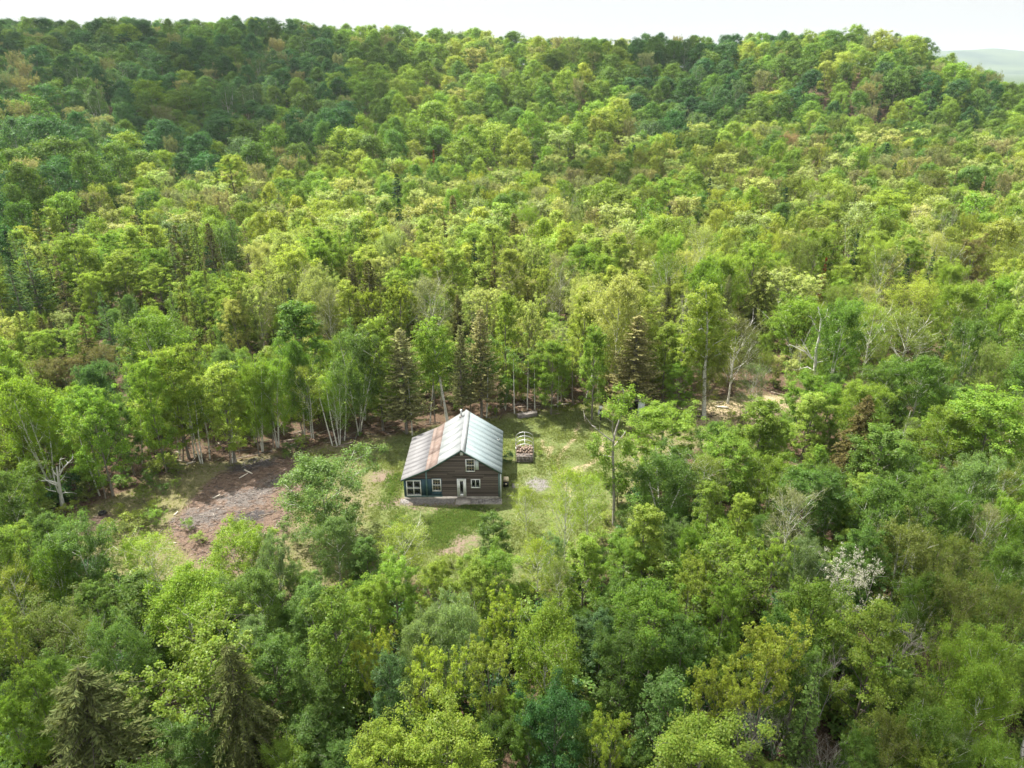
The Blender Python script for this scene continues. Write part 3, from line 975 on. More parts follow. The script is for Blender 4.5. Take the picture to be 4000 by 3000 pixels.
# bottom left
S(271, 2640, 620, 'hemlock', 'dark olive', 10.5, label='big drooping olive hemlock in the bottom left corner')
S(770, 2485, 520, 'yellow', 'yellow green', 9.5, label='wide yellow-green open-branched maple beside the big drooping hemlock')
S(900, 2550, 360, 'hemlock', 'dark olive', 10.5, label='brownish hemlock just right of the wide yellow-green maple')
S(447, 2453, 250, 'birch', 'soft green', 7.5)
S(723, 2255, 350, 'birch', 'bright green', 8)
S(520, 2277, 190, 'column', 'mid green', 7)
S(150, 2385, 330, 'twiggy', 'olive', 6)
S(330, 2415, 170, 'airy', 'olive', 6)
S(25, 2385, 150, 'yellow', 'yellow green', 8)
S(113, 2630, 190, 'maple', 'bright green', 8.5)
S(20, 2740, 170, 'maple', 'bright green', 7)
S(741, 2870, 230, 'birch', 'soft green', 4.5)
S(1060, 2503, 260, 'maple', 'mid green', 8)
S(1298, 2327, 230, 'column', 'bright green', 10.5)
S(1215, 2600, 230, 'maple', 'mid green', 7)
S(1200, 2800, 260, 'maple', 'mid green', 5)
S(1452, 2467, 150, 'yellow', 'golden yellow', 8)
S(1633, 2431, 210, 'birch', 'sage green', 8)
S(1791, 2354, 250, 'birch', 'sage green', 9)
S(1430, 2273, 220, 'maple', 'bright green', 8)
S(1533, 2206, 190, 'maple', 'bright green', 7.5)
S(1696, 2188, 160, 'maple', 'lime green', 7)
S(1845, 2210, 190, 'maple', 'yellow green', 7.5)
S(1940, 2134, 210, 'maple', 'bright green', 8)
S(1922, 2021, 135, 'column', 'mid green', 7)
S(1927, 2315, 180, 'yellow', 'golden yellow', 8.5)
S(1723, 2503, 210, 'yellow', 'golden yellow', 9.5, label='golden-leaved open maple left of the pale trunk at bottom centre')
S(1904, 2512, 190, 'yellow', 'yellow green', 9.5)
S(1520, 2589, 160, 'column', 'blue green', 9)
S(1500, 2850, 300, 'maple', 'yellow green', 8)
S(1720, 2815, 400, 'maple', 'yellow green', 9.5, label='large yellow-green maple cut by the bottom edge left of centre')
S(1113, 2883, 220, 'birch', 'bright green', 5)
S(1330, 2905, 180, 'maple', 'mid green', 4.5)
# bottom centre and right
S(2150, 2390, 300, 'birch', 'yellow green', 9.5)
S(2565, 2318, 330, 'maple', 'bright green', 10)
S(2450, 2460, 260, 'maple', 'mid green', 9)
S(2680, 2440, 240, 'maple', 'mid green', 9)
S(2290, 2106, 160, 'column', 'bright green', 8.5)
S(2180, 2680, 280, 'maple', 'deep green', 9.5)
S(2060, 2790, 170, 'maple', 'mid green', 7)
S(2407, 2815, 180, 'yellow', 'golden yellow', 8)
S(2610, 2670, 210, 'column', 'soft green', 8.5)
S(2810, 2640, 200, 'yellow', 'golden yellow', 9, label='brightest yellow sparse maple right of bottom centre')
S(2745, 2850, 440, 'maple', 'yellow green', 9.5, label='broad yellow-green maple cut by the bottom edge right of centre')
S(2930, 2745, 200, 'bare', 'grey', 6)
S(3060, 2760, 170, 'bare', 'grey', 5)
S(2850, 2282, 170, 'maple', 'bright green', 8.5)
S(2700, 2245, 160, 'yellow', 'yellow green', 8)
S(2880, 2130, 290, 'yellow', 'bright green', 9)
S(3027, 2480, 300, 'yellow', 'golden yellow', 10.5, label='tall open maple with golden leaf clusters above the grey thicket')
S(3203, 2286, 300, 'maple', 'bright green', 9.5)
S(3068, 2408, 220, 'maple', 'mid green', 8.5)
S(3130, 2560, 260, 'maple', 'mid green', 8)
S(3384, 2195, 280, 'blossom', 'white', 8.5, label='white-blossomed tree on grey branches at lower right')
S(3452, 2377, 340, 'tiered', 'yellow green', 11, label='tiered yellow-green maple below the white-blossomed tree')
S(3542, 2385, 220, 'bare', 'grey', 6.5)
S(3194, 2616, 160, 'spruce', 'soft green', 10, label='sparse grey-trunked spruce left of the tiered maple')
S(3254, 2557, 170, 'bare_tall', 'grey', 9)
S(3746, 2240, 250, 'twiggy', 'olive', 9)
S(3764, 2467, 250, 'twiggy', 'bright green', 8.5)
S(3904, 2471, 220, 'birch', 'bright green', 8.5)
S(3963, 2286, 220, 'twiggy', 'olive', 8.5)
S(3860, 2611, 260, 'birch', 'bright green', 8.5)
S(3500, 2800, 240, 'twiggy', 'olive', 8)
S(3700, 2760, 270, 'birch', 'mid green', 8.5)
S(3904, 2880, 260, 'birch', 'bright green', 8)
S(3640, 2940, 170, 'yellow', 'yellow green', 7)
S(3384, 2860, 170, 'maple', 'mid green', 7)
S(3250, 2880, 200, 'bare', 'grey', 6)
# left of the clearing, front row
S(45, 1840, 210, 'birch', 'mid green', base=(60, 2115))
S(280, 2033, 270, 'birch', 'soft green', 8)
S(172, 2133, 190, 'birch', 'bright green', 7)
S(588, 2083, 240, 'airy', 'yellow green', 6.5)
S(500, 2110, 170, 'twiggy', 'bright green', 5.5)
S(905, 2060, 290, 'birch', 'bright green', 7.5)
S(1054, 2098, 150, 'birch', 'sage green', 7.5)
S(1276, 1790, 375, 'birch', 'soft green', base=(1267, 2120), label='round isolated birch left of the house')
S(1325, 2025, 210, 'birch', 'soft green', base=(1303, 2290))
S(1416, 2116, 130, 'column', 'mid green', 5.5)
S(1570, 2062, 200, 'airy', 'lime green', 6)
S(1195, 2290, 190, 'maple', 'soft green', 7)
S(980, 2230, 230, 'birch', 'soft green', 7.5)
S(30, 2200, 190, 'airy', 'yellow green', 7)
# right of the lawn
S(2208, 1816, 165, 'airy', 'yellow green', base=(2215, 2210), label='slender pale birch with bare stem in front of the lawn')
S(2312, 1835, 160, 'airy', 'yellow green', base=(2298, 2133))
S(2050, 1898, 140, 'airy', 'yellow green', base=(2063, 2090))
S(2100, 2083, 150, 'airy', 'yellow green', 7)
S(2190, 2180, 150, 'airy', 'olive', 7)
S(2588, 1581, 285, 'maple', 'bright green', base=(2570, 1850))
S(2610, 1780, 320, 'birch', 'mid green', base=(2588, 2070))
S(2764, 1775, 180, 'airy', 'olive', 8)
S(2778, 1884, 125, 'column', 'bright green', 8.5)
S(2533, 1984, 165, 'column', 'yellow green', 8.5)
S(2455, 2092, 190, 'maple', 'bright green', 6.5)
S(2700, 2079, 125, 'birch', 'bright green', 7.5)
S(2949, 1568, 190, 'column', 'bright green', base=(2945, 1900))
S(2850, 1700, 260, 'maple', 'bright green', 8.5)
S(2909, 1938, 110, 'column', 'lime green', 7.5)
S(2832, 2083, 220, 'maple', 'bright green', 7.5)
S(2732, 2180, 190, 'yellow', 'yellow green', 7)
S(2420, 1850, 60, 'column', 'mid green', 3.5)
S(3354, 1560, 225, 'hemlock', 'rusty brown', base=(3315, 1920), label='rusty brown hemlock standing among the birches on the right')
S(3157, 1530, 140, 'column', 'lime green', base=(3150, 1790))
S(3047, 1640, 170, 'maple', 'bright green', 8)
S(3473, 1673, 270, 'maple', 'mid green', 9)
S(3378, 1505, 190, 'birch', 'bright green', 9)
S(3473, 1878, 240, 'birch', 'mid green', 8.5)
S(3567, 2044, 250, 'birch', 'olive', 8.5)
S(3654, 1894, 210, 'birch', 'mid green', 8.5)
S(3827, 1800, 230, 'birch', 'soft green', 9)
S(3867, 1960, 140, 'airy', 'grey tan', 8)
S(3756, 1925, 150, 'birch', 'mid green', 8)
S(3945, 1950, 160, 'birch', 'bright green', 8)
S(3693, 1594, 240, 'birch', 'bright green', base=(3685, 1890))
S(3906, 1540, 330, 'maple', 'bright green', 11)
S(3110, 1900, 190, 'airy', 'grey tan', 9)
S(3039, 2115, 170, 'yellow', 'yellow green', 8)
S(3142, 2100, 190, 'birch', 'sage green', 8)
S(3386, 1870, 130, 'column', 'yellow green', 7.5)
S(3173, 1825, 260, 'maple', 'mid green', 8.5)
S(3047, 1784, 190, 'birch', 'bright green', 8)
S(3394, 2060, 210, 'maple', 'mid green', 8)
S(3748, 2090, 220, 'twiggy', 'olive', 8.5)
S(3945, 2130, 190, 'birch', 'mid green', 8.5)
S(3640, 2250, 190, 'birch', 'mid green', 8)
# row behind the house and the clearing
S(1550, 1290, 200, 'cedar', 'soft brown', base=(1599, 1693), label='olive cedar with a bare grey foot just left of the house roof')
S(1882, 1217, 165, 'cedar', 'soft brown', base=(1875, 1630), label='tall grey-brown cedar behind the roof ridge')
S(1788, 1276, 110, 'cedar', 'soft brown', base=(1810, 1640), label='slim brown cedar between the leaning birch and the grey-brown cedar')
S(2465, 1239, 205, 'cedar', 'soft brown', base=(2496, 1600), label='broad brown cedar beside the small shed')
S(2599, 1262, 130, 'column', 'yellow green', base=(2605, 1580), label='bright yellow-green maple right of the broad brown cedar')
S(2418, 1073, 240, 'birch', 'pale green', base=(2400, 1560))
S(1354, 1260, 230, 'birch', 'soft green', base=(1400, 1697))
S(1205, 1402, 150, 'airy', 'lime green', base=(1189, 1709))
S(1047, 1394, 170, 'birch', 'bright green', base=(1067, 1745))
S(1300, 1440, 140, 'airy', 'bright green', base=(1320, 1740))
S(1150, 1180, 200, 'column', 'mid green', 14)
S(1140, 1330, 150, 'birch', 'mid green', 12)
S(1460, 1250, 150, 'column', 'lime green', 14)
S(867, 1420, 160, 'column', 'lime green', base=(904, 1803))
S(685, 1357, 250, 'maple', 'yellow green', base=(705, 1794))
S(977, 1404, 170, 'birch', 'bright green', base=(1010, 1765))
S(378, 1514, 230, 'maple', 'bright green', base=(395, 1934))
S(470, 1560, 150, 'maple', 'mid green', base=(510, 1860))
S(173, 1507, 150, 'column', 'bright green', base=(150, 1830))
S(71, 1450, 270, 'birch', 'bright green', 13)
S(20, 1600, 130, 'cedar', 'olive', 9)
S(551, 1404, 150, 'maple', 'bright green', 13)
S(607, 1215, 280, 'birch', 'bright green', 12)
S(339, 1428, 170, 'birch', 'blue green', 11)
S(150, 1400, 150, 'twiggy', 'olive brown', 6)
S(250, 1380, 150, 'twiggy', 'rusty brown', 6)
S(390, 1345, 140, 'twiggy', 'olive brown', 6)
S(315, 1239, 110, 'spruce', 'rusty brown', 9)
S(386, 1144, 95, 'larch', 'blue green', 10)
S(465, 1168, 75, 'spruce', 'soft green', 8)
S(520, 1152, 60, 'larch', 'blue green', 8)
S(662, 1120, 65, 'larch', 'soft green', 9)
S(213, 1002, 95, 'spruce', 'olive brown', 13)
S(79, 940, 170, 'larch', 'blue green', 15)
S(20, 1010, 130, 'larch', 'blue green', 13)
S(310, 860, 110, 'larch', 'sage green', 13)
S(599, 1034, 130, 'tiered', 'lime green', 10)
S(457, 971, 180, 'maple', 'lime green', 12)
S(339, 1065, 120, 'maple', 'lime green', 10)
S(796, 1057, 70, 'spruce', 'olive', 12)
S(740, 860, 75, 'spruce', 'olive', 14)
S(895, 830, 85, 'larch', 'soft green', 14)
S(950, 880, 70, 'spruce', 'olive brown', 13)
S(1031, 750, 75, 'spruce', 'olive', 14)
S(1150, 760, 60, 'spruce', 'olive brown', 13)
S(600, 880, 60, 'spruce', 'dark green', 11)
S(500, 1330, 120, 'larch', 'soft green', 9)
S(900, 1150, 120, 'maple', 'pale green', 11)
S(1130, 1130, 70, 'spruce', 'dark green', 10)
S(1000, 1110, 140, 'yellow', 'pale green', 12)
S(1555, 778, 70, 'spruce', 'dark green', 14)
S(1853, 931, 70, 'spruce', 'dark green', 12)
S(1930, 960, 60, 'spruce', 'olive brown', 12)
S(1900, 1110, 170, 'yellow', 'pale green', 12)
S(1680, 1080, 190, 'airy', 'grey tan', 13)
S(1560, 1110, 150, 'yellow', 'yellow green', 12)
S(1430, 1120, 120, 'yellow', 'yellow green', 12)
S(1270, 1120, 130, 'airy', 'grey tan', 12)
S(2120, 1030, 130, 'yellow', 'lime green', 12)
S(2280, 1060, 170, 'twiggy', 'pale green', 12)
S(2280, 1120, 110, 'column', 'lime green', 14)
S(2200, 1230, 120, 'bare_tall', 'grey', 12)
S(2070, 1170, 150, 'yellow', 'pale green', 13)
S(1980, 1150, 110, 'column', 'lime green', 14)
S(2160, 1330, 160, 'maple', 'bright green', 10)
S(2330, 1280, 110, 'column', 'bright green', 12)
S(2690, 1130, 90, 'bare_tall', 'grey', 14)
S(2615, 1085, 60, 'cedar', 'olive brown', 12)
S(2850, 1080, 70, 'cedar', 'grey tan', 12)
S(2970, 1050, 190, 'hemlock', 'olive', 12)
S(2890, 1230, 210, 'airy', 'olive brown', 12)
S(2780, 1330, 190, 'twiggy', 'olive', 10)
S(2920, 1410, 130, 'airy', 'sage green', base=(2930, 1640))
S(2660, 1420, 130, 'maple', 'bright green', 7)
S(3120, 1170, 280, 'birch', 'bright green', base=(3140, 1430))
S(3310, 1190, 200, 'birch', 'mid green', 13)
S(3100, 1060, 220, 'yellow', 'pale green', 12)
S(3394, 1184, 170, 'airy', 'lime green', base=(3394, 1490))
S(3543, 1207, 260, 'airy', 'olive', base=(3536, 1490), label='thin olive tree with a visible grey stem at the right clearing edge')
S(3600, 1075, 240, 'twiggy', 'lime green', 12)
S(3756, 1113, 210, 'birch', 'bright green', 12)
S(3827, 1239, 190, 'birch', 'mid green', 11)
S(3620, 1390, 210, 'birch', 'mid green', 10)
S(3480, 1420, 180, 'birch', 'mid green', 8)
S(3930, 1330, 190, 'twiggy', 'olive', 11)
S(3488, 1034, 80, 'spruce', 'olive brown', 13)
S(3551, 1010, 70, 'spruce', 'dark green', 11)
S(3650, 987, 60, 'spruce', 'dark green', 12)
S(3354, 912, 60, 'spruce', 'dark green', 13)
S(3827, 916, 130, 'maple', 'rusty brown', 12)
S(3764, 1420, 80, 'bare_tall', 'grey', base=(3768, 1560))
S(3228, 1010, 30, 'spruce', 'red', 11)
# far trees that stand out
S(895, 606, 140, 'tiered', 'yellow green', 17)
S(1120, 668, 70, 'column', 'lime green', 14)
S(1693, 588, 26, 'spruce', 'red', 12)
S(2461, 475, 36, 'spruce', 'olive brown', 15)
S(2832, 443, 26, 'spruce', 'dark green', 14)
S(2859, 389, 22, 'spruce', 'red', 13)
S(3139, 371, 32, 'spruce', 'dark green', 15)
S(3275, 398, 42, 'spruce', 'dark green', 15)
S(3320, 412, 34, 'spruce', 'dark green', 13)
S(3410, 398, 28, 'spruce', 'dark green', 14)
S(3447, 380, 34, 'spruce', 'dark green', 15)
S(3682, 380, 30, 'spruce', 'dark green', 15)
S(3646, 355, 50, 'spruce', 'dark green', 17)
S(3822, 389, 26, 'spruce', 'dark green', 14)
S(3098, 506, 90, 'twiggy', 'pinkish tan', 13)
S(3618, 796, 95, 'bare_tall', 'grey', 13)
S(3727, 805, 100, 'bare_tall', 'grey', 13)
S(3492, 750, 190, 'maple', 'yellow green', 13)
S(3240, 770, 170, 'maple', 'lime green', 13)
S(3225, 510, 40, 'spruce', 'olive brown', 14)
S(3420, 560, 50, 'spruce', 'olive brown', 13)
S(3370, 660, 34, 'spruce', 'olive brown', 13)
S(3740, 665, 34, 'spruce', 'olive brown', 12)
S(3850, 690, 36, 'spruce', 'pinkish tan', 12)
S(2880, 560, 130, 'yellow', 'pale green', 14)
S(2620, 700, 150, 'maple', 'bright green', 13)
S(2800, 790, 120, 'maple', 'olive', 12)
S(2430, 740, 170, 'maple', 'olive', 13)
S(2060, 790, 140, 'twiggy', 'bright green', 13)
S(2220, 740, 100, 'bare_tall', 'grey', 12)
S(2270, 860, 150, 'twiggy', 'olive', 12)
S(3740, 240, 60, 'maple', 'deep green', 14)
S(3860, 250, 55, 'maple', 'deep green', 15)
del S

# ------------------------------------------------------------------ which ground is woodland, filling the gaps
KEEP = np.array([(170, 2110), (300, 1990), (560, 1890), (640, 1850), (760, 1820), (900, 1800), (1100, 1765), (1250, 1745), (1430, 1700), (1560, 1690), (1700, 1640),
                 (1790, 1590), (1990, 1610), (2060, 1590), (2300, 1560), (2470, 1560), (2900, 1545), (3010, 1560), (3140, 1570), (2900, 1650), (2740, 1650), (2450, 1780),
                 (2400, 2040), (2350, 2130), (2300, 2100), (2000, 2040), (1850, 2140), (1740, 2150), (1480, 2080), (1450, 1960), (1090, 1880), (1090, 2080), (740, 2100), (640, 2120),
                 (560, 2050), (440, 2080)], float)


def palette(px, y, x):  # zone light goes into leaf colour: sunlit belts lighter, shaded slopes deeper
    u = rt.random()

    def pick(*opts):
        tot = sum(w for w, *_ in opts); k = u * tot
        for w, *o in opts:
            k -= w
            if k <= 0: return o
        return opts[-1][1:]
    hill = np.interp(px, _cols, _d0)
    if y > hill - 5:
        if px < 1350 or 2450 < px < 2900:
            return pick((5, 'maple', 'deep green'), (4, 'maple', 'mid green'), (1.2, 'birch', 'blue green'), (0.5, 'maple', 'bright green'), (0.5, 'twiggy', 'grey tan'), (0.15, 'bare_tall', 'grey'))
        if px > 2900:
            return pick((4, 'maple', 'mid green'), (2, 'maple', 'deep green'), (3, 'maple', 'bright green'), (0.8, 'maple', 'lime green'), (0.7, 'twiggy', 'grey tan'))
        return pick((4, 'maple', 'mid green'), (4, 'maple', 'bright green'), (2, 'maple', 'lime green'), (1, 'yellow', 'pale green'), (1, 'twiggy', 'grey tan'))
    if y > 165:
        if px < 1500:
            return pick((2.5, 'maple', 'bright green'), (2, 'maple', 'lime green'), (1.6, 'yellow', 'pale green'), (1.4, 'twiggy', 'grey tan'), (1, 'spruce', 'olive'), (0.5, 'larch', 'sage green'), (1, 'maple', 'mid green'))
        return pick((3, 'maple', 'mid green'), (2.2, 'maple', 'bright green'), (1.4, 'twiggy', 'grey tan'), (1.4, 'twiggy', 'olive'), (2.0, 'yellow', 'pale green'), (1.4, 'maple', 'lime green'),
                    (0.5, 'spruce', 'dark green'), (0.3, 'bare_tall', 'grey'), (1, 'twiggy', 'lime green'))
    if y > 84:
        if px < 1000:
            return pick((2.2, 'maple', 'bright green'), (1.4, 'birch', 'soft green'), (1.3, 'column', 'lime green'), (1.2, 'larch', 'soft green'), (1.5, 'spruce', 'olive'), (0.8, 'cedar', 'olive brown'), (1, 'yellow', 'pale green'), (0.5, 'spruce', 'dark green'))
        if px < 2500:
            return pick((2.6, 'column', 'lime green'), (2.8, 'yellow', 'pale green'), (1.2, 'birch', 'pale green'), (2.4, 'maple', 'lime green'), (1.3, 'airy', 'grey tan'), (0.5, 'cedar', 'olive brown'), (1.2, 'maple', 'bright green'))
        return pick((2.0, 'birch', 'bright green'), (2.2, 'maple', 'lime green'), (1.2, 'yellow', 'pale green'), (1.3, 'twiggy', 'olive'), (1.5, 'maple', 'bright green'), (1, 'airy', 'pale green'), (1.2, 'twiggy', 'lime green'), (0.4, 'spruce', 'olive'), (0.8, 'airy', 'olive'))
    if y > 48:
        if px < 1500:
            return pick((2, 'birch', 'bright green'), (2, 'column', 'bright green'), (1, 'birch', 'soft green'), (1, 'maple', 'mid green'), (1, 'airy', 'lime green'))
        return pick((2.4, 'birch', 'mid green'), (2, 'maple', 'bright green'), (1, 'airy', 'olive'), (1, 'birch', 'soft green'), (1, 'column', 'bright green'))
    return pick((2.4, 'maple', 'mid green'), (1.5, 'birch', 'mid green'), (1.2, 'maple', 'bright green'), (0.8, 'birch', 'sage green'), (0.6, 'twiggy', 'olive'), (0.4, 'column', 'blue green'))


occupied = {}


def occ_key(x, y):
    return int(math.floor(x / 5.0)), int(math.floor(y / 5.0))


def occ_add(x, y, w):
    occupied.setdefault(occ_key(x, y), []).append((x, y, w))


def occ_free(x, y, w, k):
    a, b = occ_key(x, y)
    for i in range(a - 1, a + 2):
        for j in range(b - 1, b + 2):
            for (ox, oy, ow) in occupied.get((i, j), ()):
                if math.hypot(ox - x, oy - y) < k * (w + ow): return False
    return True


for t in TREES:
    occ_add(t['x'], t['y'], t['w'])
HOUSE_BOX = (-14, 2.8, 56.5, 71)
SPECIAL = [((3200, 1200), (3165, 1554), 230), ((225, 1790), (247, 1985), 120), ((2430, 1520), (2398, 2050), 190), ((2757, 1097), (2750, 1628), 240), ((1690, 1236), (1750, 1648), 170), ((3674, 2362), (3588, 2600), 80)]
special = []
for top, foot, wpx in SPECIAL:
    g = on_z(*foot); tp = on_y(top[0], top[1], g[1])
    occ_add(g[0], g[1], 3.0)
    special.append(dict(x=g[0], y=g[1], z=0.0, h=float(tp[2]), w=wpx / FPX * proj(g)[2], px=top[0], py=top[1]))
hand = [t for t in TREES if t['y'] < 140] + special
hpx = [(t['px'], t['py'], t['w'] * FPX / proj((t['x'], t['y'], t['h']))[2], proj((t['x'], t['y'], t['z'] + t['h'] * 0.35))[1], t['y']) for t in hand]


def blocks(x, y, h, w):
    """would this tree hide the clearing or a tree that the photo shows?"""
    px, py, dep = proj((x, y, tz(x, y) + h))
    wp = w * FPX / dep
    for fx_, fy_ in ((0, 0.05), (-0.35, 0.35), (0.35, 0.35), (0, 0.5)):
        qx = px + fx_ * wp; qy = proj((x, y, tz(x, y) + h * (1 - fy_)))[1]
        if bool(inside(KEEP, np.array(qx), np.array(qy))): return True
    for (a, b, c, d, yy) in hpx:
        if yy > y + 0.3 and abs(a - px) < 0.5 * c + 0.25 * wp and py < d: return True
    return False


def visible(px, py, m=160):
    return -m < px < 4000 + m and py > -100 and py < 3000 + 420


fill = 0
y = 18.0
cand = []
while y < 128:
    half = y * 0.86 + 16
    x = -half
    while x < half:
        cand.append((x + rt.uniform(-1.3, 1.3), y + rt.uniform(-1.3, 1.3)))
        x += 2.6
    y += 2.6
rt.shuffle(cand)
for (x, y) in cand:
    if inside(CLEARING, np.array(x), np.array(y)) or (HOUSE_BOX[0] < x < HOUSE_BOX[1] and HOUSE_BOX[2] < y < HOUSE_BOX[3]): continue
    px = proj((x, y, 6))[0]
    kind, colour = palette(px, y, x)
    if y < 62: opts = (7.5, 6.2, 5.0, 3.8)
    elif y < 92: opts = (12.5, 11, 9, 7, 5)
    else: opts = (13.5, 12, 10, 8, 6)
    for h in opts:
        h2 = h * rt.uniform(0.88, 1.14)
        w = h2 * {'column': 0.34, 'spruce': 0.28, 'larch': 0.32, 'cedar': 0.3, 'birch': 0.5, 'maple': 0.5, 'yellow': 0.46, 'airy': 0.4, 'twiggy': 0.48, 'bare_tall': 0.35}.get(kind, 0.5) * rt.uniform(0.9, 1.2)
        pt = proj((x, y, h2))
        if not visible(pt[0], pt[1], 120): break
        if not occ_free(x, y, w, 0.33): continue
        if blocks(x, y, h2, w): continue
        tree_at(kind, colour, x, y, h2, w)
        occ_add(x, y, w)
        fill += 1
        break

# no more than 300 of one kind stay single trees: the ones that show largest
from collections import Counter
for t in TREES:
    t['size'] = t['w'] * t['h'] / (proj((t['x'], t['y'], t['z']))[2] ** 2)
keep, over = [], []
cnt = Counter()
for t in sorted(TREES, key=lambda q: (not q['hand'], -q['size'])):
    n = OBJ[t['kind']]
    if cnt[n] < 300:
        cnt[n] += 1; keep.append(t)
    else:
        over.append(t)
print('single trees', len(keep), dict(cnt), 'left over', len(over))

# shrubs round the clearing and in it
SHRUB_PX = [(610, 1850, 1.6), (660, 1830, 2.2), (700, 1850, 1.5), (590, 1905, 1.6), (640, 1925, 1.4), (690, 1905, 1.2), (560, 1960, 1.6), (600, 2005, 1.8), (520, 2050, 1.8), (470, 2000, 1.1),
            (550, 2085, 2.2), (610, 2055, 2.0), (480, 2110, 2.0), (430, 2090, 1.6), (350, 1960, 1.2), (300, 1985, 1.0), (330, 2005, 0.9), (1135, 1770, 1.7), (1180, 1750, 1.9), (1120, 1790, 1.0), (1210, 1800, 0.8),
            (1260, 1775, 0.9), (1385, 1770, 0.7), (1410, 1775, 0.7), (1984, 1806, 1.3), (2110, 1780, 0.6), (1460, 2050, 0.9), (1470, 2095, 0.8), (1540, 2065, 0.9), (1660, 2040, 0.8), (1520, 2100, 0.7),
            (2290, 1585, 0.9), (2340, 1580, 1.0), (2560, 1640, 1.6), (2620, 1690, 1.4), (2860, 1640, 1.5), (2980, 1620, 1.6), (2900, 1660, 1.4), (2700, 1690, 1.3), (2800, 1700, 1.5), (3080, 1640, 1.4),
            (780, 2120, 1.3), (860, 2170, 1.3), (1120, 2080, 1.3), (1160, 2130, 1.2), (1060, 2230, 1.4), (960, 2290, 1.5), (1440, 2200, 1.5), (1600, 2210, 1.4), (1760, 2210, 1.3), (1880, 2190, 1.5),
            (2060, 2210, 1.4), (2150, 2240, 1.4), (2260, 2200, 1.2), (2350, 2120, 1.4), (2370, 2040, 1.2), (740, 2070, 1.2), (400, 1905, 1.3), (480, 1900, 1.2), (255, 2010, 1.2), (2405, 1660, 1.4), (2470, 1690, 1.6)]
for i, (px, py, s) in enumerate(SHRUB_PX):
    g = on_z(px, py)
    colr = 'deep green' if (px, py) == (1984, 1806) else rt.choice(['bright green', 'yellow green', 'olive', 'lime green', 'mid green'])
    lab = 'dark leafy shrub against the right wall of the house' if (px, py) == (1984, 1806) else None
    keep.append(dict(kind='shrub', colour=colr, x=g[0], y=g[1], z=tz(g[0], g[1]), h=s * rt.uniform(0.8, 1.1), w=s * rt.uniform(0.95, 1.3), px=px, py=py, hand=True, label=lab, size=0))

ORD = ['', 'first', 'second', 'third', 'fourth', 'fifth', 'sixth', 'seventh', 'eighth', 'ninth', 'tenth', 'eleventh', 'twelfth', 'thirteenth', 'fourteenth', 'fifteenth', 'sixteenth', 'seventeenth',
       'eighteenth', 'nineteenth', 'twentieth'] + ['twenty-' + s for s in ('first', 'second', 'third', 'fourth', 'fifth', 'sixth', 'seventh', 'eighth', 'ninth')]


def region(t):
    x, y, px, py = t['x'], t['y'], t['px'], t['py']
    if t['kind'] == 'shrub':
        if px < 1100: return 'around the burnt patch'
        if px < 1500: return 'between the burnt patch and the house'
        if py > 2020: return 'below the front lawn'
        return 'on the rough grass right of the house'
    if y < 33: return 'along the bottom edge, ' + ('left part' if px < 1333 else 'middle part' if px < 2667 else 'right part')
    if y < 48: return 'in the lower ' + ('left corner area' if px < 1000 else 'foreground left of centre' if px < 2000 else 'foreground right of centre' if px < 3000 else 'right corner area')
    if y < 62:
        return 'left of the burnt patch' if px < 620 else 'between the burnt patch and bottom edge' if px < 1250 else 'in front of the house' if px < 2330 else 'right of the front lawn' if px < 3000 else 'far right, level with the house'
    if y < 80:
        return 'bordering the burnt patch at left' if px < 1000 else 'beside the yard behind the burnt patch' if px < 2000 else 'right of the yard' if px < 3000 else 'at the right, behind the hemlock'
    if y < 100:
        return 'in the treeline at far left' if px < 900 else 'in the treeline left of the house' if px < 1600 else 'in the treeline behind the house' if px < 2300 else 'in the treeline behind the shed' if px < 3000 else 'in the treeline at far right'
    if y < 150:
        return 'in the second belt, far left' if px < 900 else 'in the second belt, left of the ridge' if px < 1700 else 'in the second belt behind the house' if px < 2600 else 'in the second belt at right'
    return 'on the far left slope' if px < 1400 else 'on the far middle slope' if px < 2600 else 'on the far right slope'


groups = {}
for t in keep:
    if not t['label']:
        groups.setdefault((t['kind'], t['colour'], region(t)), []).append(t)
for (k, c, rg), lst in groups.items():
    lst.sort(key=lambda q: q['px'])
    nm = NAMES[k] if k in ('bare', 'bare_tall') and c == 'grey' else c + ' ' + NAMES[k]
    if k in ('bare', 'bare_tall') and c == 'grey': nm = 'grey ' + nm
    for i, t in enumerate(lst):
        if len(lst) == 1: t['label'] = 'the one %s %s' % (nm, rg)
        elif i == len(lst) - 1: t['label'] = 'rightmost %s %s' % (nm, rg)
        elif i == 0: t['label'] = 'leftmost %s %s' % (nm, rg)
        else: t['label'] = '%s %s from the left %s' % (ORD[min(i + 1, 29)], nm, rg)

for t in keep:
    variants = PROTO[t['kind']]
    wood, crown, H0, W0 = variants[rt.randrange(len(variants))]
    if 'olive hemlock' in (t['label'] or ''): wood, crown, H0, W0 = variants[0]
    grp = 'shrubs round the clearing' if t['kind'] == 'shrub' else NAMES[t['kind']].replace(' ', '-') + ' trees of the wood'
    root = thing(OBJ[t['kind']], (t['x'], t['y'], t['z']), t['label'], 'shrub' if t['kind'] in ('shrub', 'bare') else 'tree', grp,
                 0.0 if t['kind'] == 'hemlock' else rt.uniform(0, 6.28))
    sxy, sz = t['w'] / W0, t['h'] / H0
    sxy = min(max(sxy, 0.5 * sz), 1.9 * sz)
    root.scale = (sxy, sxy, sz)
    a = link('trunk', wood, root)
    b = link('crown', crown, root)
    c = np.array(COLOURS[t['colour']]) * rt.uniform(0.86, 1.16) * np.array([rt.uniform(0.92, 1.08), 1, rt.uniform(0.9, 1.12)])
    b.color = (*c, 1)

# ------------------------------------------------------------------ the wood beyond: one mass of instanced trees
far_col = bpy.data.collections.new('far_tree_models')


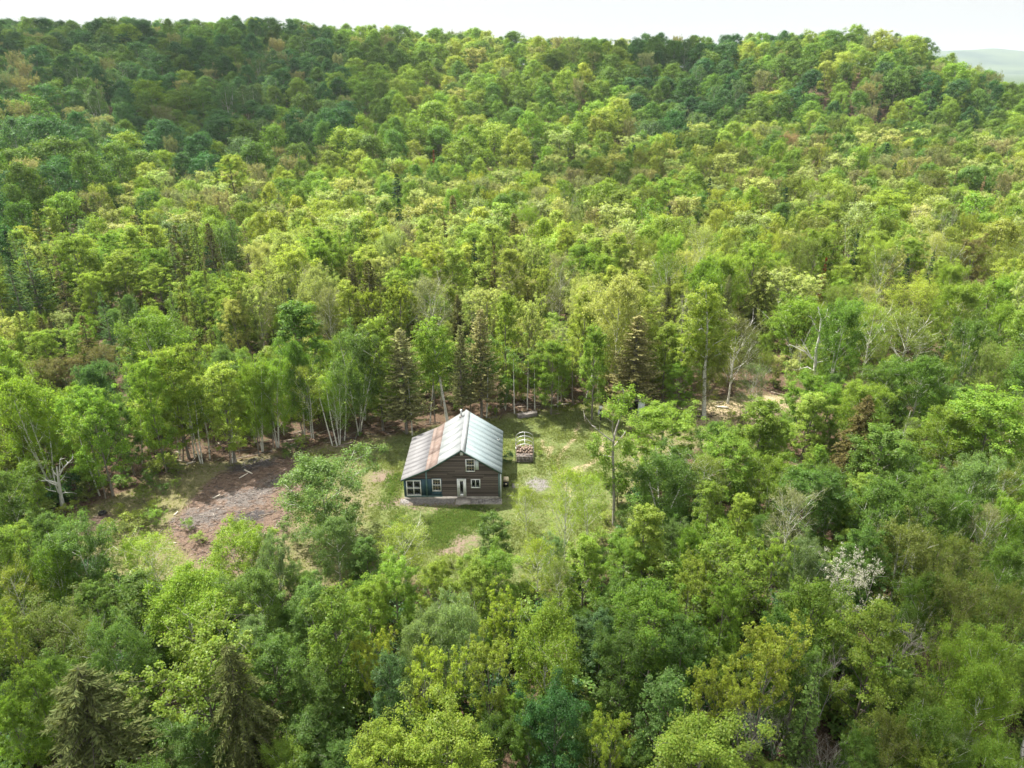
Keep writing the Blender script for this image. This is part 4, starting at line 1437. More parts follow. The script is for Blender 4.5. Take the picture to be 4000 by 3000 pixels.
def far_proto(kind, geo, bark):
    wood, crown = geo
    v = np.vstack(wood.v + crown.v); nw = sum(len(q) for q in wood.q)
    q = np.vstack([np.vstack(wood.q), np.vstack(crown.q) + wood.n])
    rn = np.concatenate(wood.r + crown.r)
    fm = np.concatenate([np.zeros(nw, int), np.ones(len(q) - nw, int)])
    me = mesh_np('far_tree', v, q, mats=[M[bark], M['leaf_far']], face_mat=fm, rnd=rn)
    o = bpy.data.objects.new('far_tree_%02d' % len(far_col.objects), me)
    far_col.objects.link(o)
    cv = np.vstack(crown.v)
    return len(far_col.objects) - 1, float(np.percentile(cv[:, 2], 99.7)), float(np.percentile(np.hypot(cv[:, 0], cv[:, 1]), 96)) * 2


FAR = {}
for s in range(5):
    FAR.setdefault('maple', []).append(far_proto('maple', broadleaf(300 + s, 14, 9.5, cb=0.10, prof=('round', 'ovoid')[s % 2], nl=16, clumps=120, per=85, size=0.30, crad=(0.8, 1.55), flat=0.9, top=0.72, sub=2, fill=0.85, out=1.2, up=0.25, nz=0.25), 'bark'))
for s in range(3):
    FAR.setdefault('birch', []).append(far_proto('birch', broadleaf(320 + s, 11, 6, cb=0.18, prof='ovoid', nl=16, rise=1.1, clumps=200, per=22, size=0.27, crad=(0.5, 0.95), flat=0.9, top=0.6, sub=2, stems=2, fill=0.6, out=0.9, nz=0.3), 'bark_birch'))
for s in range(2):
    FAR.setdefault('column', []).append(far_proto('column', broadleaf(330 + s, 12, 4.4, cb=0.12, prof='column', nl=16, rise=1.1, clumps=150, per=30, size=0.27, crad=(0.45, 0.8), flat=0.7, top=0.8, sub=2, fill=0.5, out=0.9, nz=0.3), 'bark'))
for s in range(3):
    FAR.setdefault('yellow', []).append(far_proto('yellow', broadleaf(340 + s, 12, 6.5, cb=0.2, prof='vase', nl=18, rise=1.3, clumps=170, per=28, size=0.27, crad=(0.4, 0.75), flat=0.9, top=0.6, sub=4, fill=0.1), 'bark'))
for s in range(3):
    FAR.setdefault('twiggy', []).append(far_proto('twiggy', broadleaf(350 + s, 11, 6, cb=0.15, prof='round', nl=24, rise=1.7, clumps=260, per=20, size=0.22, crad=(0.3, 0.6), flat=1.3, top=0.4, up=0.1, sub=5, stems=3, fill=0.2), 'bark_olive'))
for s in range(3):
    FAR.setdefault('spruce', []).append(far_proto('spruce', conifer(360 + s, 12, 2.1, cb=0.05, whorls=26, nb=7, droop=0.28, step=0.35, L=0.55, Wd=0.26, density=3), 'bark_dark'))
FAR.setdefault('larch', []).append(far_proto('larch', conifer(370, 12, 2.3, cb=0.05, whorls=24, nb=7, droop=0.1, step=0.33, L=0.5, Wd=0.2, density=3, tipup=0.15), 'bark'))
w_, c_ = bare(380, 10, 3.6, stems=1, trunk_r=0.10, levels=4, spread=0.42)
FAR.setdefault('bare_tall', []).append(far_proto('bare_tall', (w_, c_), 'twig_grey'))
FAR['airy'] = FAR['birch']; FAR['cedar'] = FAR['spruce']; FAR['tiered'] = FAR['maple']

pts, sclv, rotv, kindv, tintv = [], [], [], [], []


def far_tree(kind, colour, x, y, h, w):
    i, H0, W0 = rt.choice(FAR[kind])
    pts.append((x, y, tz(x, y) - 0.1)); s = w / W0
    s = min(max(s, 0.55 * h / H0), 1.7 * h / H0)
    sclv.append((s, s, h / H0)); rotv.append(rt.uniform(0, 6.28)); kindv.append(i)
    c = np.array(COLOURS[colour]) * rt.uniform(0.80, 1.22) * np.array([rt.uniform(0.88, 1.12), 1, rt.uniform(0.88, 1.15)])
    tintv.append((*c, 1))


for t in over:
    far_tree(t['kind'], t['colour'], t['x'], t['y'], t['h'], t['w'])
y = 120.0
while y < 560:
    st = 4.3 if y < 200 else 5.2 if y < 250 else 6.0
    half = y * 0.80 + 14
    x = -half
    while x < half:
        qx, qy = x + rt.uniform(-0.5, 0.5) * st, y + rt.uniform(-0.5, 0.5) * st
        x += st
        z = tz(qx, qy)
        px, py, dep = proj((qx, qy, z + 12))
        if not (-120 < px < 4120): continue
        dr = np.interp(px, _cols, _d1)
        if math.sqrt(qx * qx * 0.25 + qy * qy) > dr + 45: continue
        kind, colour = palette(px, qy, qx)
        hill = qy > np.interp(px, _cols, _d0) - 5
        h = rt.uniform(11, 18.5) if hill else rt.uniform(8.5, 13.5)
        if kind in ('spruce', 'larch'): h *= rt.uniform(0.85, 1.2)
        w = h * {'column': 0.36, 'spruce': 0.28, 'larch': 0.34, 'birch': 0.5, 'maple': 0.70 if hill else 0.58, 'yellow': 0.55, 'twiggy': 0.55, 'bare_tall': 0.36}.get(kind, 0.5) * rt.uniform(0.75, 1.35)
        if not occ_free(qx, qy, w, 0.33 if hill else 0.29): continue
        occ_add(qx, qy, w)
        far_tree(kind, colour, qx, qy, h, w)
    y += st
print('far trees', len(pts))


def gn_stuff(name, pts, sclv, rotv, kindv, tintv, coll, label, cat):
    me = bpy.data.meshes.new(name)
    me.vertices.add(len(pts))
    me.vertices.foreach_set('co', np.asarray(pts, np.float32).ravel())
    me.attributes.new('scl', 'FLOAT_VECTOR', 'POINT').data.foreach_set('vector', np.asarray(sclv, np.float32).ravel())
    e = np.zeros((len(pts), 3), np.float32); e[:, 2] = rotv
    me.attributes.new('rot', 'FLOAT_VECTOR', 'POINT').data.foreach_set('vector', e.ravel())
    me.attributes.new('model', 'INT', 'POINT').data.foreach_set('value', np.asarray(kindv, np.int32))
    me.attributes.new('tint', 'FLOAT_COLOR', 'POINT').data.foreach_set('color', np.asarray(tintv, np.float32).ravel())
    o = tag(link(name, me), label, cat, kind='stuff')
    ng = bpy.data.node_groups.new(name + '_scatter', 'GeometryNodeTree')
    ng.interface.new_socket('Geometry', in_out='INPUT', socket_type='NodeSocketGeometry')
    ng.interface.new_socket('Geometry', in_out='OUTPUT', socket_type='NodeSocketGeometry')
    gi, go = ng.nodes.new('NodeGroupInput'), ng.nodes.new('NodeGroupOutput')
    ci = ng.nodes.new('GeometryNodeCollectionInfo')
    ci.inputs['Collection'].default_value = coll
    ci.inputs['Separate Children'].default_value = True
    ci.inputs['Reset Children'].default_value = True

    def attr(nm, typ):
        n = ng.nodes.new('GeometryNodeInputNamedAttribute'); n.data_type = typ; n.inputs['Name'].default_value = nm
        return n.outputs[0]
    ip = ng.nodes.new('GeometryNodeInstanceOnPoints')
    ip.inputs['Pick Instance'].default_value = True
    L = ng.links.new
    L(gi.outputs[0], ip.inputs['Points']); L(ci.outputs[0], ip.inputs['Instance'])
    L(attr('model', 'INT'), ip.inputs['Instance Index']); L(attr('rot', 'FLOAT_VECTOR'), ip.inputs['Rotation']); L(attr('scl', 'FLOAT_VECTOR'), ip.inputs['Scale'])
    L(ip.outputs[0], go.inputs[0])
    o.modifiers.new('scatter', 'NODES').node_group = ng
    return o


gn_stuff('forest', pts, sclv, rotv, kindv, tintv, far_col, 'dense spring wood covering the flat and the hillside behind', 'forest')

# ------------------------------------------------------------------ low growth under the trees
und_col = bpy.data.collections.new('undergrowth_models')
for s in range(3):
    wood, crown = broadleaf(400 + s, 1.4, 1.9, cb=0.02, prof='round', nl=8, clumps=40, per=22, size=0.13, crad=(0.16, 0.34), flat=0.7, top=0.8, stems=3, trunk_r=0.02, sub=2)
    v = np.vstack(wood.v + crown.v); nw = sum(len(q) for q in wood.q)
    q = np.vstack([np.vstack(wood.q), np.vstack(crown.q) + wood.n])
    me = mesh_np('undergrowth_plant', v, q, mats=[M['bark'], M['leaf_far']], face_mat=np.concatenate([np.zeros(nw, int), np.ones(len(q) - nw, int)]), rnd=np.concatenate(wood.r + crown.r))
    o = bpy.data.objects.new('undergrowth_%02d' % s, me); und_col.objects.link(o)
up_, us, ur, uk, ut = [], [], [], [], []
for i in range(5200):
    y = 18 + 105 * rt.random() ** 0.8
    x = rt.uniform(-1, 1) * (y * 0.82 + 10)
    if bool(inside(CLEARING, np.array(x), np.array(y))) or (HOUSE_BOX[0] < x < HOUSE_BOX[1] and HOUSE_BOX[2] < y < HOUSE_BOX[3]): continue
    dcl = float(pdist(CLEARING, np.array(x), np.array(y)))
    if y > 66 and dcl < 7 and rt.random() < 0.88: continue
    h = rt.uniform(0.5, 1.5) * (1.25 if y < 62 else 0.8)
    px, py, _d = proj((x, y, h))
    if bool(inside(KEEP, np.array(px), np.array(py))): continue
    up_.append((x, y, tz(x, y) - 0.03)); k = h / 1.4
    us.append((k * rt.uniform(0.9, 1.5), k * rt.uniform(0.9, 1.5), k)); ur.append(rt.uniform(0, 6.28)); uk.append(rt.randrange(3))
    c = np.array(COLOURS[rt.choice(['mid green', 'deep green', 'mid green', 'bright green', 'olive'])]) * rt.uniform(0.8, 1.2)
    ut.append((*c, 1))
gn_stuff('undergrowth', up_, us, ur, uk, ut, und_col, 'leafy undergrowth covering the floor of the wood', 'undergrowth')

# ------------------------------------------------------------------ the house
YF, YB = 60.35, 68.65
XL, XP, XR = -10.72, -8.48, -1.26          # outer left wall, old corner post, right wall
RX, RZ = -4.95, 5.75                       # ridge
EL, EZ = (-10.98, 2.35), None
ER = (-0.97, 3.17)
HO = np.array([-6.0, 64.5, 0.0])
house = thing('wooden_house', tuple(HO), 'dark brown wooden house with pale metal roof in the clearing', 'house')


def H(mb, name, mat, parent=None, smooth=False):
    """parts of the house are built in place and kept relative to the house"""
    o = mb.build(name, mat, parent or house, origin=HO, smooth=smooth)
    return o


def roof_z(x):
    return float(np.interp(x, [EL[0], -8.05, RX, ER[0]], [2.35, 3.68, RZ, ER[1]]))


gz = tz(-6, 60)
H(MB().box((XL - 0.04, YF - 0.04, -0.5), (XR + 0.04, YB + 0.04, 0.32)), 'foundation', M['concrete'])
box_me = MB().box((-0.5, -0.5, -0.5), (0.5, 0.5, 0.5))
BOARD = mesh_np('board', np.vstack(box_me.v), box_me.q, mats=[M['siding']])


def place_board(parent, c, size, rz=0.0):
    o = bpy.data.objects.new('board', BOARD); COL.objects.link(o)
    o.parent = parent
    o.location = tuple(np.asarray(c) - HO); o.scale = size; o.rotation_euler = (rt.uniform(-0.006, 0.006), rt.uniform(-0.0015, 0.0015), rz)
    return o


rb = random.Random(4)
# front gable: backing, then boards row by row, cut by the openings
front = H(MB().prism([(XL, YF, 0.3), (XR, YF, 0.3), (XR, YF, roof_z(XR) - 0.10), (RX, YF, RZ - 0.12), (-8.05, YF, 3.55), (XL, YF, roof_z(XL) - 0.10)], (0, 0.12, 0)), 'wall', M['siding_back'])
OPEN = [(-10.53, -9.02, 0.42, 2.22), (-7.95, -7.01, 0.93, 2.40), (-5.48, -4.53, 0.30, 2.40), (-4.10, -3.12, 1.31, 2.37), (-4.57, -3.62, 3.18, 4.65), (-5.08, -4.75, 5.04, 5.55),
        (XL, -7.04, 0.30, 2.36)]       # last: the slate-blue panels
ROW = 0.118


def wall_rows(parent, x_of_z, z0, z1, openings, put):
    z = z0
    while z < z1:
        zm = z + ROW / 2
        a, b = x_of_z(zm)
        if b - a > 0.15:
            segs = [(a, b)]
            for (ox0, ox1, oz0, oz1) in openings:
                if oz0 - ROW * 0.4 < zm < oz1 + ROW * 0.4:
                    ns = []
                    for (s0, s1) in segs:
                        if ox1 <= s0 or ox0 >= s1: ns.append((s0, s1)); continue
                        if ox0 > s0: ns.append((s0, ox0))
                        if ox1 < s1: ns.append((ox1, s1))
                    segs = ns
            for (s0, s1) in segs:
                if s1 - s0 < 0.06: continue
                cuts = [s0]
                while s1 - cuts[-1] > 3.4:
                    cuts.append(cuts[-1] + rb.uniform(1.5, 3.2))
                if s1 - cuts[-1] < 0.35 and len(cuts) > 1: cuts.pop()
                cuts.append(s1)
                for c0, c1 in zip(cuts[:-1], cuts[1:]):
                    put(parent, (c0 + 0.004, c1 - 0.004), zm)
        z += ROW


def gable_x(z):
    a = XL if z < roof_z(XL) - 0.12 else float(np.interp(z + 0.16, [2.35, 3.68, RZ], [EL[0], -8.05, RX]))
    b = XR if z < roof_z(XR) - 0.12 else float(np.interp(-(z + 0.16), [-RZ, -ER[1]], [RX, ER[0]]))
    return max(a, XL), min(b, XR)


def put_front(parent, seg, zm):
    place_board(parent, ((seg[0] + seg[1]) / 2, YF - 0.016 - rb.uniform(0, 0.010), zm), (seg[1] - seg[0], 0.03, ROW - rb.uniform(0.008, 0.02)))


wall_rows(front, gable_x, 0.36, 5.62, OPEN, put_front)
# side and rear walls
for (xw, hz, side) in ((XR, roof_z(XR) - 0.1, 1), (XL, roof_z(XL) - 0.1, -1)):
    w = H(MB().box((min(xw, xw - side * 0.12), YF + 0.12, 0.3), (max(xw, xw - side * 0.12), YB - 0.12, hz)), 'wall', M['siding_back'])

    def put_side(parent, seg, zm, xw=xw, side=side):
        place_board(parent, (xw + side * (0.016 + rb.uniform(0, 0.008)), (seg[0] + seg[1]) / 2, zm), (0.03, seg[1] - seg[0], ROW - 0.014))
    wall_rows(w, lambda z: (YF + 0.02, YB - 0.02), 0.36, hz - 0.06, [], put_side)
back = H(MB().prism([(XL, YB - 0.12, 0.3), (XR, YB - 0.12, 0.3), (XR, YB - 0.12, roof_z(XR) - 0.10), (RX, YB - 0.12, RZ - 0.12), (-8.05, YB - 0.12, 3.55), (XL, YB - 0.12, roof_z(XL) - 0.10)], (0, 0.12, 0)), 'wall', M['siding_back'])
wall_rows(back, gable_x, 0.36, 5.62, [], lambda p, s, z: place_board(p, ((s[0] + s[1]) / 2, YB + 0.018, z), (s[1] - s[0], 0.03, ROW - 0.014)))

# slate-blue painted sheets on the lower left of the front
for (a, b, z0, z1) in ((XL + 0.02, -9.02 + 0.0, 2.22, 2.34), (XL + 0.02, -10.53, 0.42, 2.215), (-9.02, XP - 0.075, 0.42, 2.34), (XP + 0.075, -7.95, 0.42, 2.34), (-7.01, -6.94, 0.42, 2.34),
                       (-7.95, -7.01, 0.42, 0.92), (-7.95, -7.01, 2.41, 2.44)):
    H(MB().box((a, YF - 0.035, z0), (b, YF - 0.002, z1)), 'wall_panel', M['slate_blue'])
H(MB().box((XL - 0.02, YF - 0.06, 0.30), (-6.94, YF - 0.001, 0.415)), 'sill_board', M['teal_trim'])
# corner posts and fascia
H(MB().box((XP - 0.07, YF - 0.075, 0.28), (XP + 0.07, YF - 0.003, 3.30)), 'corner_post', M['teal_trim'])
H(MB().box((XR - 0.10, YF - 0.07, 0.30), (XR + 0.04, YF + 0.02, 3.0)), 'corner_post', M['teal_trim'])
H(MB().box((XR + 0.10, YF - 0.12, 0.05), (XR + 0.20, YF - 0.02, 3.02)), 'porch_post', M['tarp'])
H(MB().box((XL - 0.035, YF - 0.055, 0.42), (XL + 0.018, YF + 0.05, 2.30)), 'corner_post', M['green_trim'])


def fascia(x0, x1, y, t=0.035):
    z0, z1 = roof_z(x0), roof_z(x1)
    d = 0.17
    return MB().prism([(x0, y, z0 - d - 0.02), (x1, y, z1 - d - 0.02), (x1, y, z1 - 0.025), (x0, y, z0 - 0.025)], (0, t, 0))


for y in (YF - 0.24, YB + 0.205):
    for a, b, mt in ((EL[0], -8.05, 'green_trim'), (-8.05, RX, 'green_trim'), (RX, ER[0], 'green_trim')):
        H(fascia(a, b, y), 'fascia_board', M[mt])

# roof: sheets laid side by side along the ridge
Y0, Y1 = YF - 0.26, YB + 0.26


def sheet(x0, x1, ya, yb, th=0.02, lift=0.0, ribs=0, rib_h=0.022, over=0.0):
    mb = MB()
    xs = [x0, x1]
    z = [roof_z(x0) + lift, roof_z(x1) + lift]
    mb.hexa([(x0, ya, z[0] - th), (x1, ya, z[1] - th), (x1, yb, z[1] - th), (x0, yb, z[0] - th)], [(x0, ya, z[0]), (x1, ya, z[1]), (x1, yb, z[1]), (x0, yb, z[0])])
    for i in range(ribs):
        yc = ya + (yb - ya) * (i + 0.5) / ribs
        for (o, w, h) in ((0, 0.022, rib_h),):
            mb.hexa([(x0, yc - w, z[0]), (x1, yc - w, z[1]), (x1, yc + w, z[1]), (x0, yc + w, z[0])],
                    [(x0, yc - w * 0.4, z[0] + h), (x1, yc - w * 0.4, z[1] + h), (x1, yc + w * 0.4, z[1] + h), (x0, yc + w * 0.4, z[0] + h)])
    return mb


rr_ = random.Random(9)
deck = MB()
for a, b in ((EL[0] + 0.05, -8.05), (-8.05, RX), (RX, ER[0] - 0.05)):
    za, zb = roof_z(a) - 0.03, roof_z(b) - 0.03
    deck.hexa([(a, Y0 + 0.05, za - 0.12), (b, Y0 + 0.05, zb - 0.12), (b, Y1 - 0.05, zb - 0.12), (a, Y1 - 0.05, za - 0.12)], [(a, Y0 + 0.05, za), (b, Y0 + 0.05, zb), (b, Y1 - 0.05, zb), (a, Y1 - 0.05, za)])
roof = H(deck, 'roof', M['old_plank'])
n = 9
for i in range(n):
    ya, yb = Y0 + (Y1 - Y0) * i / n, Y0 + (Y1 - Y0) * (i + 1) / n
    H(sheet(RX, ER[0], ya + 0.001, yb - 0.001, lift=0.001 * (i % 2), ribs=4, rib_h=0.014), 'roof_panel', M['roof_new'], roof)
n = 6
for i in range(n):
    ya, yb = Y0 + (Y1 - Y0) * i / n, Y0 + (Y1 - Y0) * (i + 1) / n
    H(sheet(-7.30, RX, ya + 0.002, yb - 0.002, lift=0.0), 'roof_panel', M['roof_white'], roof)
for (x0, x1, mt) in ((-8.05, -7.302, 'roof_rust'), (-8.52, -8.051, 'roof_rust')):
    for i in range(3):
        ya, yb = Y0 + (Y1 - Y0) * i / 3, Y0 + (Y1 - Y0) * (i + 1) / 3
        H(sheet(x0, x1, ya + 0.002, yb - 0.002, lift=0.004 + 0.002 * (i % 2)), 'roof_panel', M[mt], roof)
for i in range(10):
    ya, yb = Y0 + (Y1 - Y0) * i / 10, Y0 + (Y1 - Y0) * (i + 1) / 10
    H(sheet(EL[0], -8.522, ya + 0.002, yb - 0.002, lift=0.0), 'roof_panel', M['roof_grey'], roof)
cap = MB()
cap.hexa([(RX - 0.10, Y0 - 0.02, roof_z(RX - 0.10) + 0.022), (RX, Y0 - 0.02, RZ + 0.035), (RX, Y1 + 0.02, RZ + 0.035), (RX - 0.10, Y1 + 0.02, roof_z(RX - 0.10) + 0.022)],
         [(RX - 0.10, Y0 - 0.02, roof_z(RX - 0.10) + 0.034), (RX, Y0 - 0.02, RZ + 0.055), (RX, Y1 + 0.02, RZ + 0.055), (RX - 0.10, Y1 + 0.02, roof_z(RX - 0.10) + 0.034)])
cap.hexa([(RX, Y0 - 0.02, RZ + 0.035), (RX + 0.42, Y0 - 0.02, roof_z(RX + 0.42) + 0.030), (RX + 0.42, Y1 + 0.02, roof_z(RX + 0.42) + 0.030), (RX, Y1 + 0.02, RZ + 0.035)],
         [(RX, Y0 - 0.02, RZ + 0.055), (RX + 0.42, Y0 - 0.02, roof_z(RX + 0.42) + 0.044), (RX + 0.42, Y1 + 0.02, roof_z(RX + 0.42) + 0.044), (RX, Y1 + 0.02, RZ + 0.055)])
H(cap, 'ridge_cap', M['roof_white'], roof)
# white drip edge along the rakes
for y in (Y0 - 0.012, Y1 + 0.002):
    for a, b in ((EL[0], -8.05), (-8.05, RX), (RX, ER[0])):
        H(MB().prism([(a, y, roof_z(a) - 0.035), (b, y, roof_z(b) - 0.035), (b, y, roof_z(b) + 0.014), (a, y, roof_z(a) + 0.014)], (0, 0.010, 0)), 'drip_edge', M['roof_white'], roof)
# stove pipe, boot and the small vent on the other slope
cx, cyy = -5.42, 67.95
cz = roof_z(cx)
chim = H(MB().tube([(cx, cyy, cz - 0.1), (cx, cyy, cz + 0.72)], [0.085, 0.085], 12), 'chimney_pipe', M['metal'])
H(MB().tube([(cx, cyy, cz + 0.74), (cx, cyy, cz + 0.78), (cx, cyy, cz + 0.86)], [0.15, 0.16, 0.03], 12), 'chimney_cap', M['metal'], chim)
H(MB().tube([(cx, cyy, cz - 0.06), (cx, cyy, cz + 0.05), (cx, cyy, cz + 0.12)], [0.24, 0.19, 0.09], 10), 'chimney_boot', M['old_plank'], chim)
vx, vy = -1.45, 66.35
vz = roof_z(vx)
vent = H(MB().tube([(vx, vy, vz - 0.05), (vx, vy, vz + 0.16)], [0.055, 0.055], 10), 'vent_pipe', M['black'])
H(MB().tube([(vx, vy, vz + 0.02), (vx, vy, vz + 0.045)], [0.13, 0.09], 10), 'vent_collar', M['white'], vent)


def window(x0, x1, z0, z1, cols, rows, sash=1, fw=0.085, mullion=0.0, curtain=False, name='window'):
    y = YF - 0.05
    fr = MB()
    fr.box((x0, y - 0.02, z0), (x1, y + 0.03, z0 + fw)); fr.box((x0, y - 0.02, z1 - fw), (x1, y + 0.03, z1))
    fr.box((x0, y - 0.018, z0 + fw), (x0 + fw, y + 0.028, z1 - fw)); fr.box((x1 - fw, y - 0.018, z0 + fw), (x1, y + 0.028, z1 - fw))
    w = H(fr, name, M['white'])
    ix0, ix1, iz0, iz1 = x0 + fw, x1 - fw, z0 + fw, z1 - fw
    H(MB().box((ix0, YF - 0.006, iz0), (ix1, YF - 0.003, iz1)), 'gloom_sheet', M['interior_gloom'], w)  # flat near-black sheet on the wall in place of an unlit room
    if curtain:
        H(MB().prism([(ix0 + 0.03, YF - 0.014, iz1 - 0.02), (ix0 + 0.20, YF - 0.014, iz1 - 0.02), (ix0 + 0.07, YF - 0.014, iz0 + 0.85), (ix0 + 0.03, YF - 0.014, iz0 + 0.85)], (0, 0.006, 0)), 'curtain', M['curtain'], w)
    bars = []
    for i in range(1, cols):
        xc = ix0 + (ix1 - ix0) * i / cols
        H(MB().box((xc - mullion / 2, y - 0.012, iz0), (xc + mullion / 2, y + 0.022, iz1)), 'mullion', M['white'], w)
    for j in range(1, rows):
        zc = iz0 + (iz1 - iz0) * j / rows
        H(MB().box((ix0, y - 0.014, zc - mullion / 2), (ix1, y + 0.020, zc + mullion / 2)), 'rail', M['white'], w)
    return w, (ix0, ix1, iz0, iz1), y


def panes(w, box, y, cols, rows, gap):
    ix0, ix1, iz0, iz1 = box
    for i in range(cols):
        for j in range(rows):
            a = ix0 + (ix1 - ix0) * i / cols + (gap if i else 0); b = ix0 + (ix1 - ix0) * (i + 1) / cols - (gap if i < cols - 1 else 0)
            c = iz0 + (iz1 - iz0) * j / rows + (gap if j else 0); d = iz0 + (iz1 - iz0) * (j + 1) / rows - (gap if j < rows - 1 else 0)
            H(MB().box((a, y + 0.004, c), (b, y + 0.010, d)), 'pane', M['glass'], w)


w, bx, y = window(-10.51, -9.04, 0.44, 2.20, 2, 2, fw=0.095, mullion=0.10, curtain=True); panes(w, bx, y, 2, 2, 0.05)
for (x0, x1, z0, z1) in ((-7.93, -7.03, 0.95, 2.38), (-4.55, -3.64, 3.20, 4.63)):
    w, bx, y = window(x0, x1, z0, z1, 1, 2, fw=0.09, mullion=0.07)
    panes(w, bx, y, 1, 2, 0.035)
    ix0, ix1, iz0, iz1 = bx
    for half in (0, 1):
        a = iz0 + (iz1 - iz0) * half / 2 + (0.035 if half else 0); b = a + (iz1 - iz0) / 2 - 0.035
        for i in (1, 2):
            xc = ix0 + (ix1 - ix0) * i / 3
            H(MB().box((xc - 0.013, y - 0.004, a), (xc + 0.013, y + 0.003, b)), 'muntin', M['cream'], w)
        zc = (a + b) / 2
        H(MB().box((ix0, y - 0.006, zc - 0.013), (ix1, y + 0.001, zc + 0.013)), 'muntin', M['cream'], w)
w, bx, y = window(-4.08, -3.14, 1.33, 2.35, 2, 1, fw=0.09, mullion=0.06); panes(w, bx, y, 2, 1, 0.03)
# door
y = YF - 0.06
fr = MB()
fr.box((-5.46, y, 0.32), (-5.34, y + 0.05, 2.38)); fr.box((-4.67, y, 0.32), (-4.55, y + 0.05, 2.38)); fr.box((-5.34, y, 2.27), (-4.67, y + 0.05, 2.38))
door = H(MB().box((-5.335, y + 0.012, 0.36), (-5.17, y + 0.045, 2.262)).box((-4.84, y + 0.012, 0.36), (-4.675, y + 0.045, 2.262)).box((-5.17, y + 0.012, 0.36), (-4.84, y + 0.045, 0.62)).box((-5.17, y + 0.012, 2.10), (-4.84, y + 0.045, 2.262)), 'door', M['white'])
H(fr, 'frame', M['white'], door)
H(MB().box((-5.17, y + 0.025, 0.62), (-4.84, y + 0.032, 2.10)), 'pane', M['glass'], door)
H(MB().box((-5.17, YF - 0.006, 0.62), (-4.84, YF - 0.003, 2.10)), 'gloom_sheet', M['interior_gloom'], door)  # dark sheet stands for the unlit inside behind the door glass
H(MB().tube([(-5.25, y - 0.03, 1.32), (-5.25, y + 0.012, 1.32)], [0.035, 0.03], 8).tube([(-5.25, y - 0.02, 1.47), (-5.25, y + 0.012, 1.47)], [0.025, 0.025], 8), 'handle', M['black'], door)
H(MB().box((-5.5, y - 0.04, 0.30), (-4.51, YF, 0.358)), 'threshold', M['concrete'], door)
# gable vent and the single shutter
gv = H(MB().box((-5.07, YF - 0.07, 5.05), (-4.76, YF - 0.002, 5.54)), 'gable_vent', M['white'])
for k in range(5):
    H(MB().box((-5.04, YF - 0.085, 5.09 + k * 0.085), (-4.79, YF - 0.071, 5.145 + k * 0.085)), 'slat', M['white'], gv)
H(MB().box((-3.60, YF - 0.075, 3.44), (-3.27, YF - 0.03, 4.49)), 'shutter', M['tarp'])

# ------------------------------------------------------------------ things by the house
slab = MB().box((-5.60, 59.30, -0.2), (-4.13, 60.28, 0.17))
tag(slab.build('concrete_step', M['concrete']), 'pale concrete step slab in front of the white door', 'step')
pat = thing('flagstone_terrace', (-2.6, 59.9, 0), 'grey flagstone terrace along the right half of the house front', 'terrace')
MB().box((-4.12, 59.42, -0.2), (-1.0, 60.29, 0.06)).build('bed', M['concrete'], pat, origin=(-2.6, 59.9, 0))
xs = [-4.10, -3.45, -2.85, -2.10, -1.55, -1.03]
for i in range(5):
    for j in range(2):
        sp = rb.uniform(-0.08, 0.08)
        y0_, y1_ = (59.44, 59.85 + sp) if j == 0 else (59.87 + sp, 60.27)
        a, b = xs[i] + 0.015, xs[i + 1] - 0.015
        MB().prism([(a, y0_ + 0.02, 0.061), (b - 0.04, y0_, 0.061), (b, y1_ - 0.03, 0.061), (a + 0.05, y1_, 0.061)], (0, 0, rb.uniform(0.03, 0.055))).build('flagstone', M['stone'], pat, origin=(-2.6, 59.9, 0))
strip = thing('gravel_strip', (-8.2, 60.0, 0), 'grey gravel strip under the left half of the house front', 'gravel')
r_ = np.random.RandomState(8)
V, T = [], []
k = 0
for i in range(1500):
    c = np.array([r_.uniform(-11.1, -5.7), 60.27 - abs(r_.normal()) * 0.42, 0.0]); c[2] = tz(c[0], c[1]) + 0.02
    if c[1] < 59.1: continue
    v = ICO_V[:12] * r_.uniform(0.03, 0.075) * np.array([1, 1, 0.6])
    V.append(ICO_V * (r_.uniform(0.03, 0.07) * np.array([1, 1.0, 0.6])) + c); T.append(ICO_T + k); k += len(ICO_V)
bpy.data.objects.remove(strip)
tag(link('gravel', mesh_np('gravel', np.vstack(V), tris=np.vstack(T)[::1], mats=[M['stone']])), 'grey gravel strip under the left half of the house front', 'gravel', kind='stuff')

# black appliance with a cream lid at the right corner
gx_, gy_ = -0.62, 62.75
gen = thing('yard_appliance', (gx_, gy_, 0.0), 'small black appliance with a cream lid by the right house wall', 'appliance')
g0 = (gx_, gy_, 0.0)
MB().box((gx_ - 0.27, gy_ - 0.24, 0.10), (gx_ + 0.27, gy_ + 0.24, 0.72)).build('body', M['black'], gen, origin=g0)
MB().hexa([(gx_ - 0.30, gy_ - 0.27, 0.722), (gx_ + 0.30, gy_ - 0.27, 0.722), (gx_ + 0.30, gy_ + 0.27, 0.722), (gx_ - 0.30, gy_ + 0.27, 0.722)],
          [(gx_ - 0.24, gy_ - 0.20, 0.98), (gx_ + 0.24, gy_ - 0.20, 0.98), (gx_ + 0.24, gy_ + 0.22, 1.02), (gx_ - 0.24, gy_ + 0.22, 1.02)]).build('lid', M['cream'], gen, origin=g0)
MB().tube([(gx_, gy_ - 0.275, 0.40), (gx_, gy_ - 0.241, 0.40)], [0.10, 0.12], 14).build('dial', M['cream'], gen, origin=g0)
for sx in (-0.22, 0.22):
    for sy in (-0.2, 0.2):
        MB().box((gx_ + sx - 0.03, gy_ + sy - 0.03, -0.1), (gx_ + sx + 0.03, gy_ + sy + 0.03, 0.099)).build('leg', M['black'], gen, origin=g0)
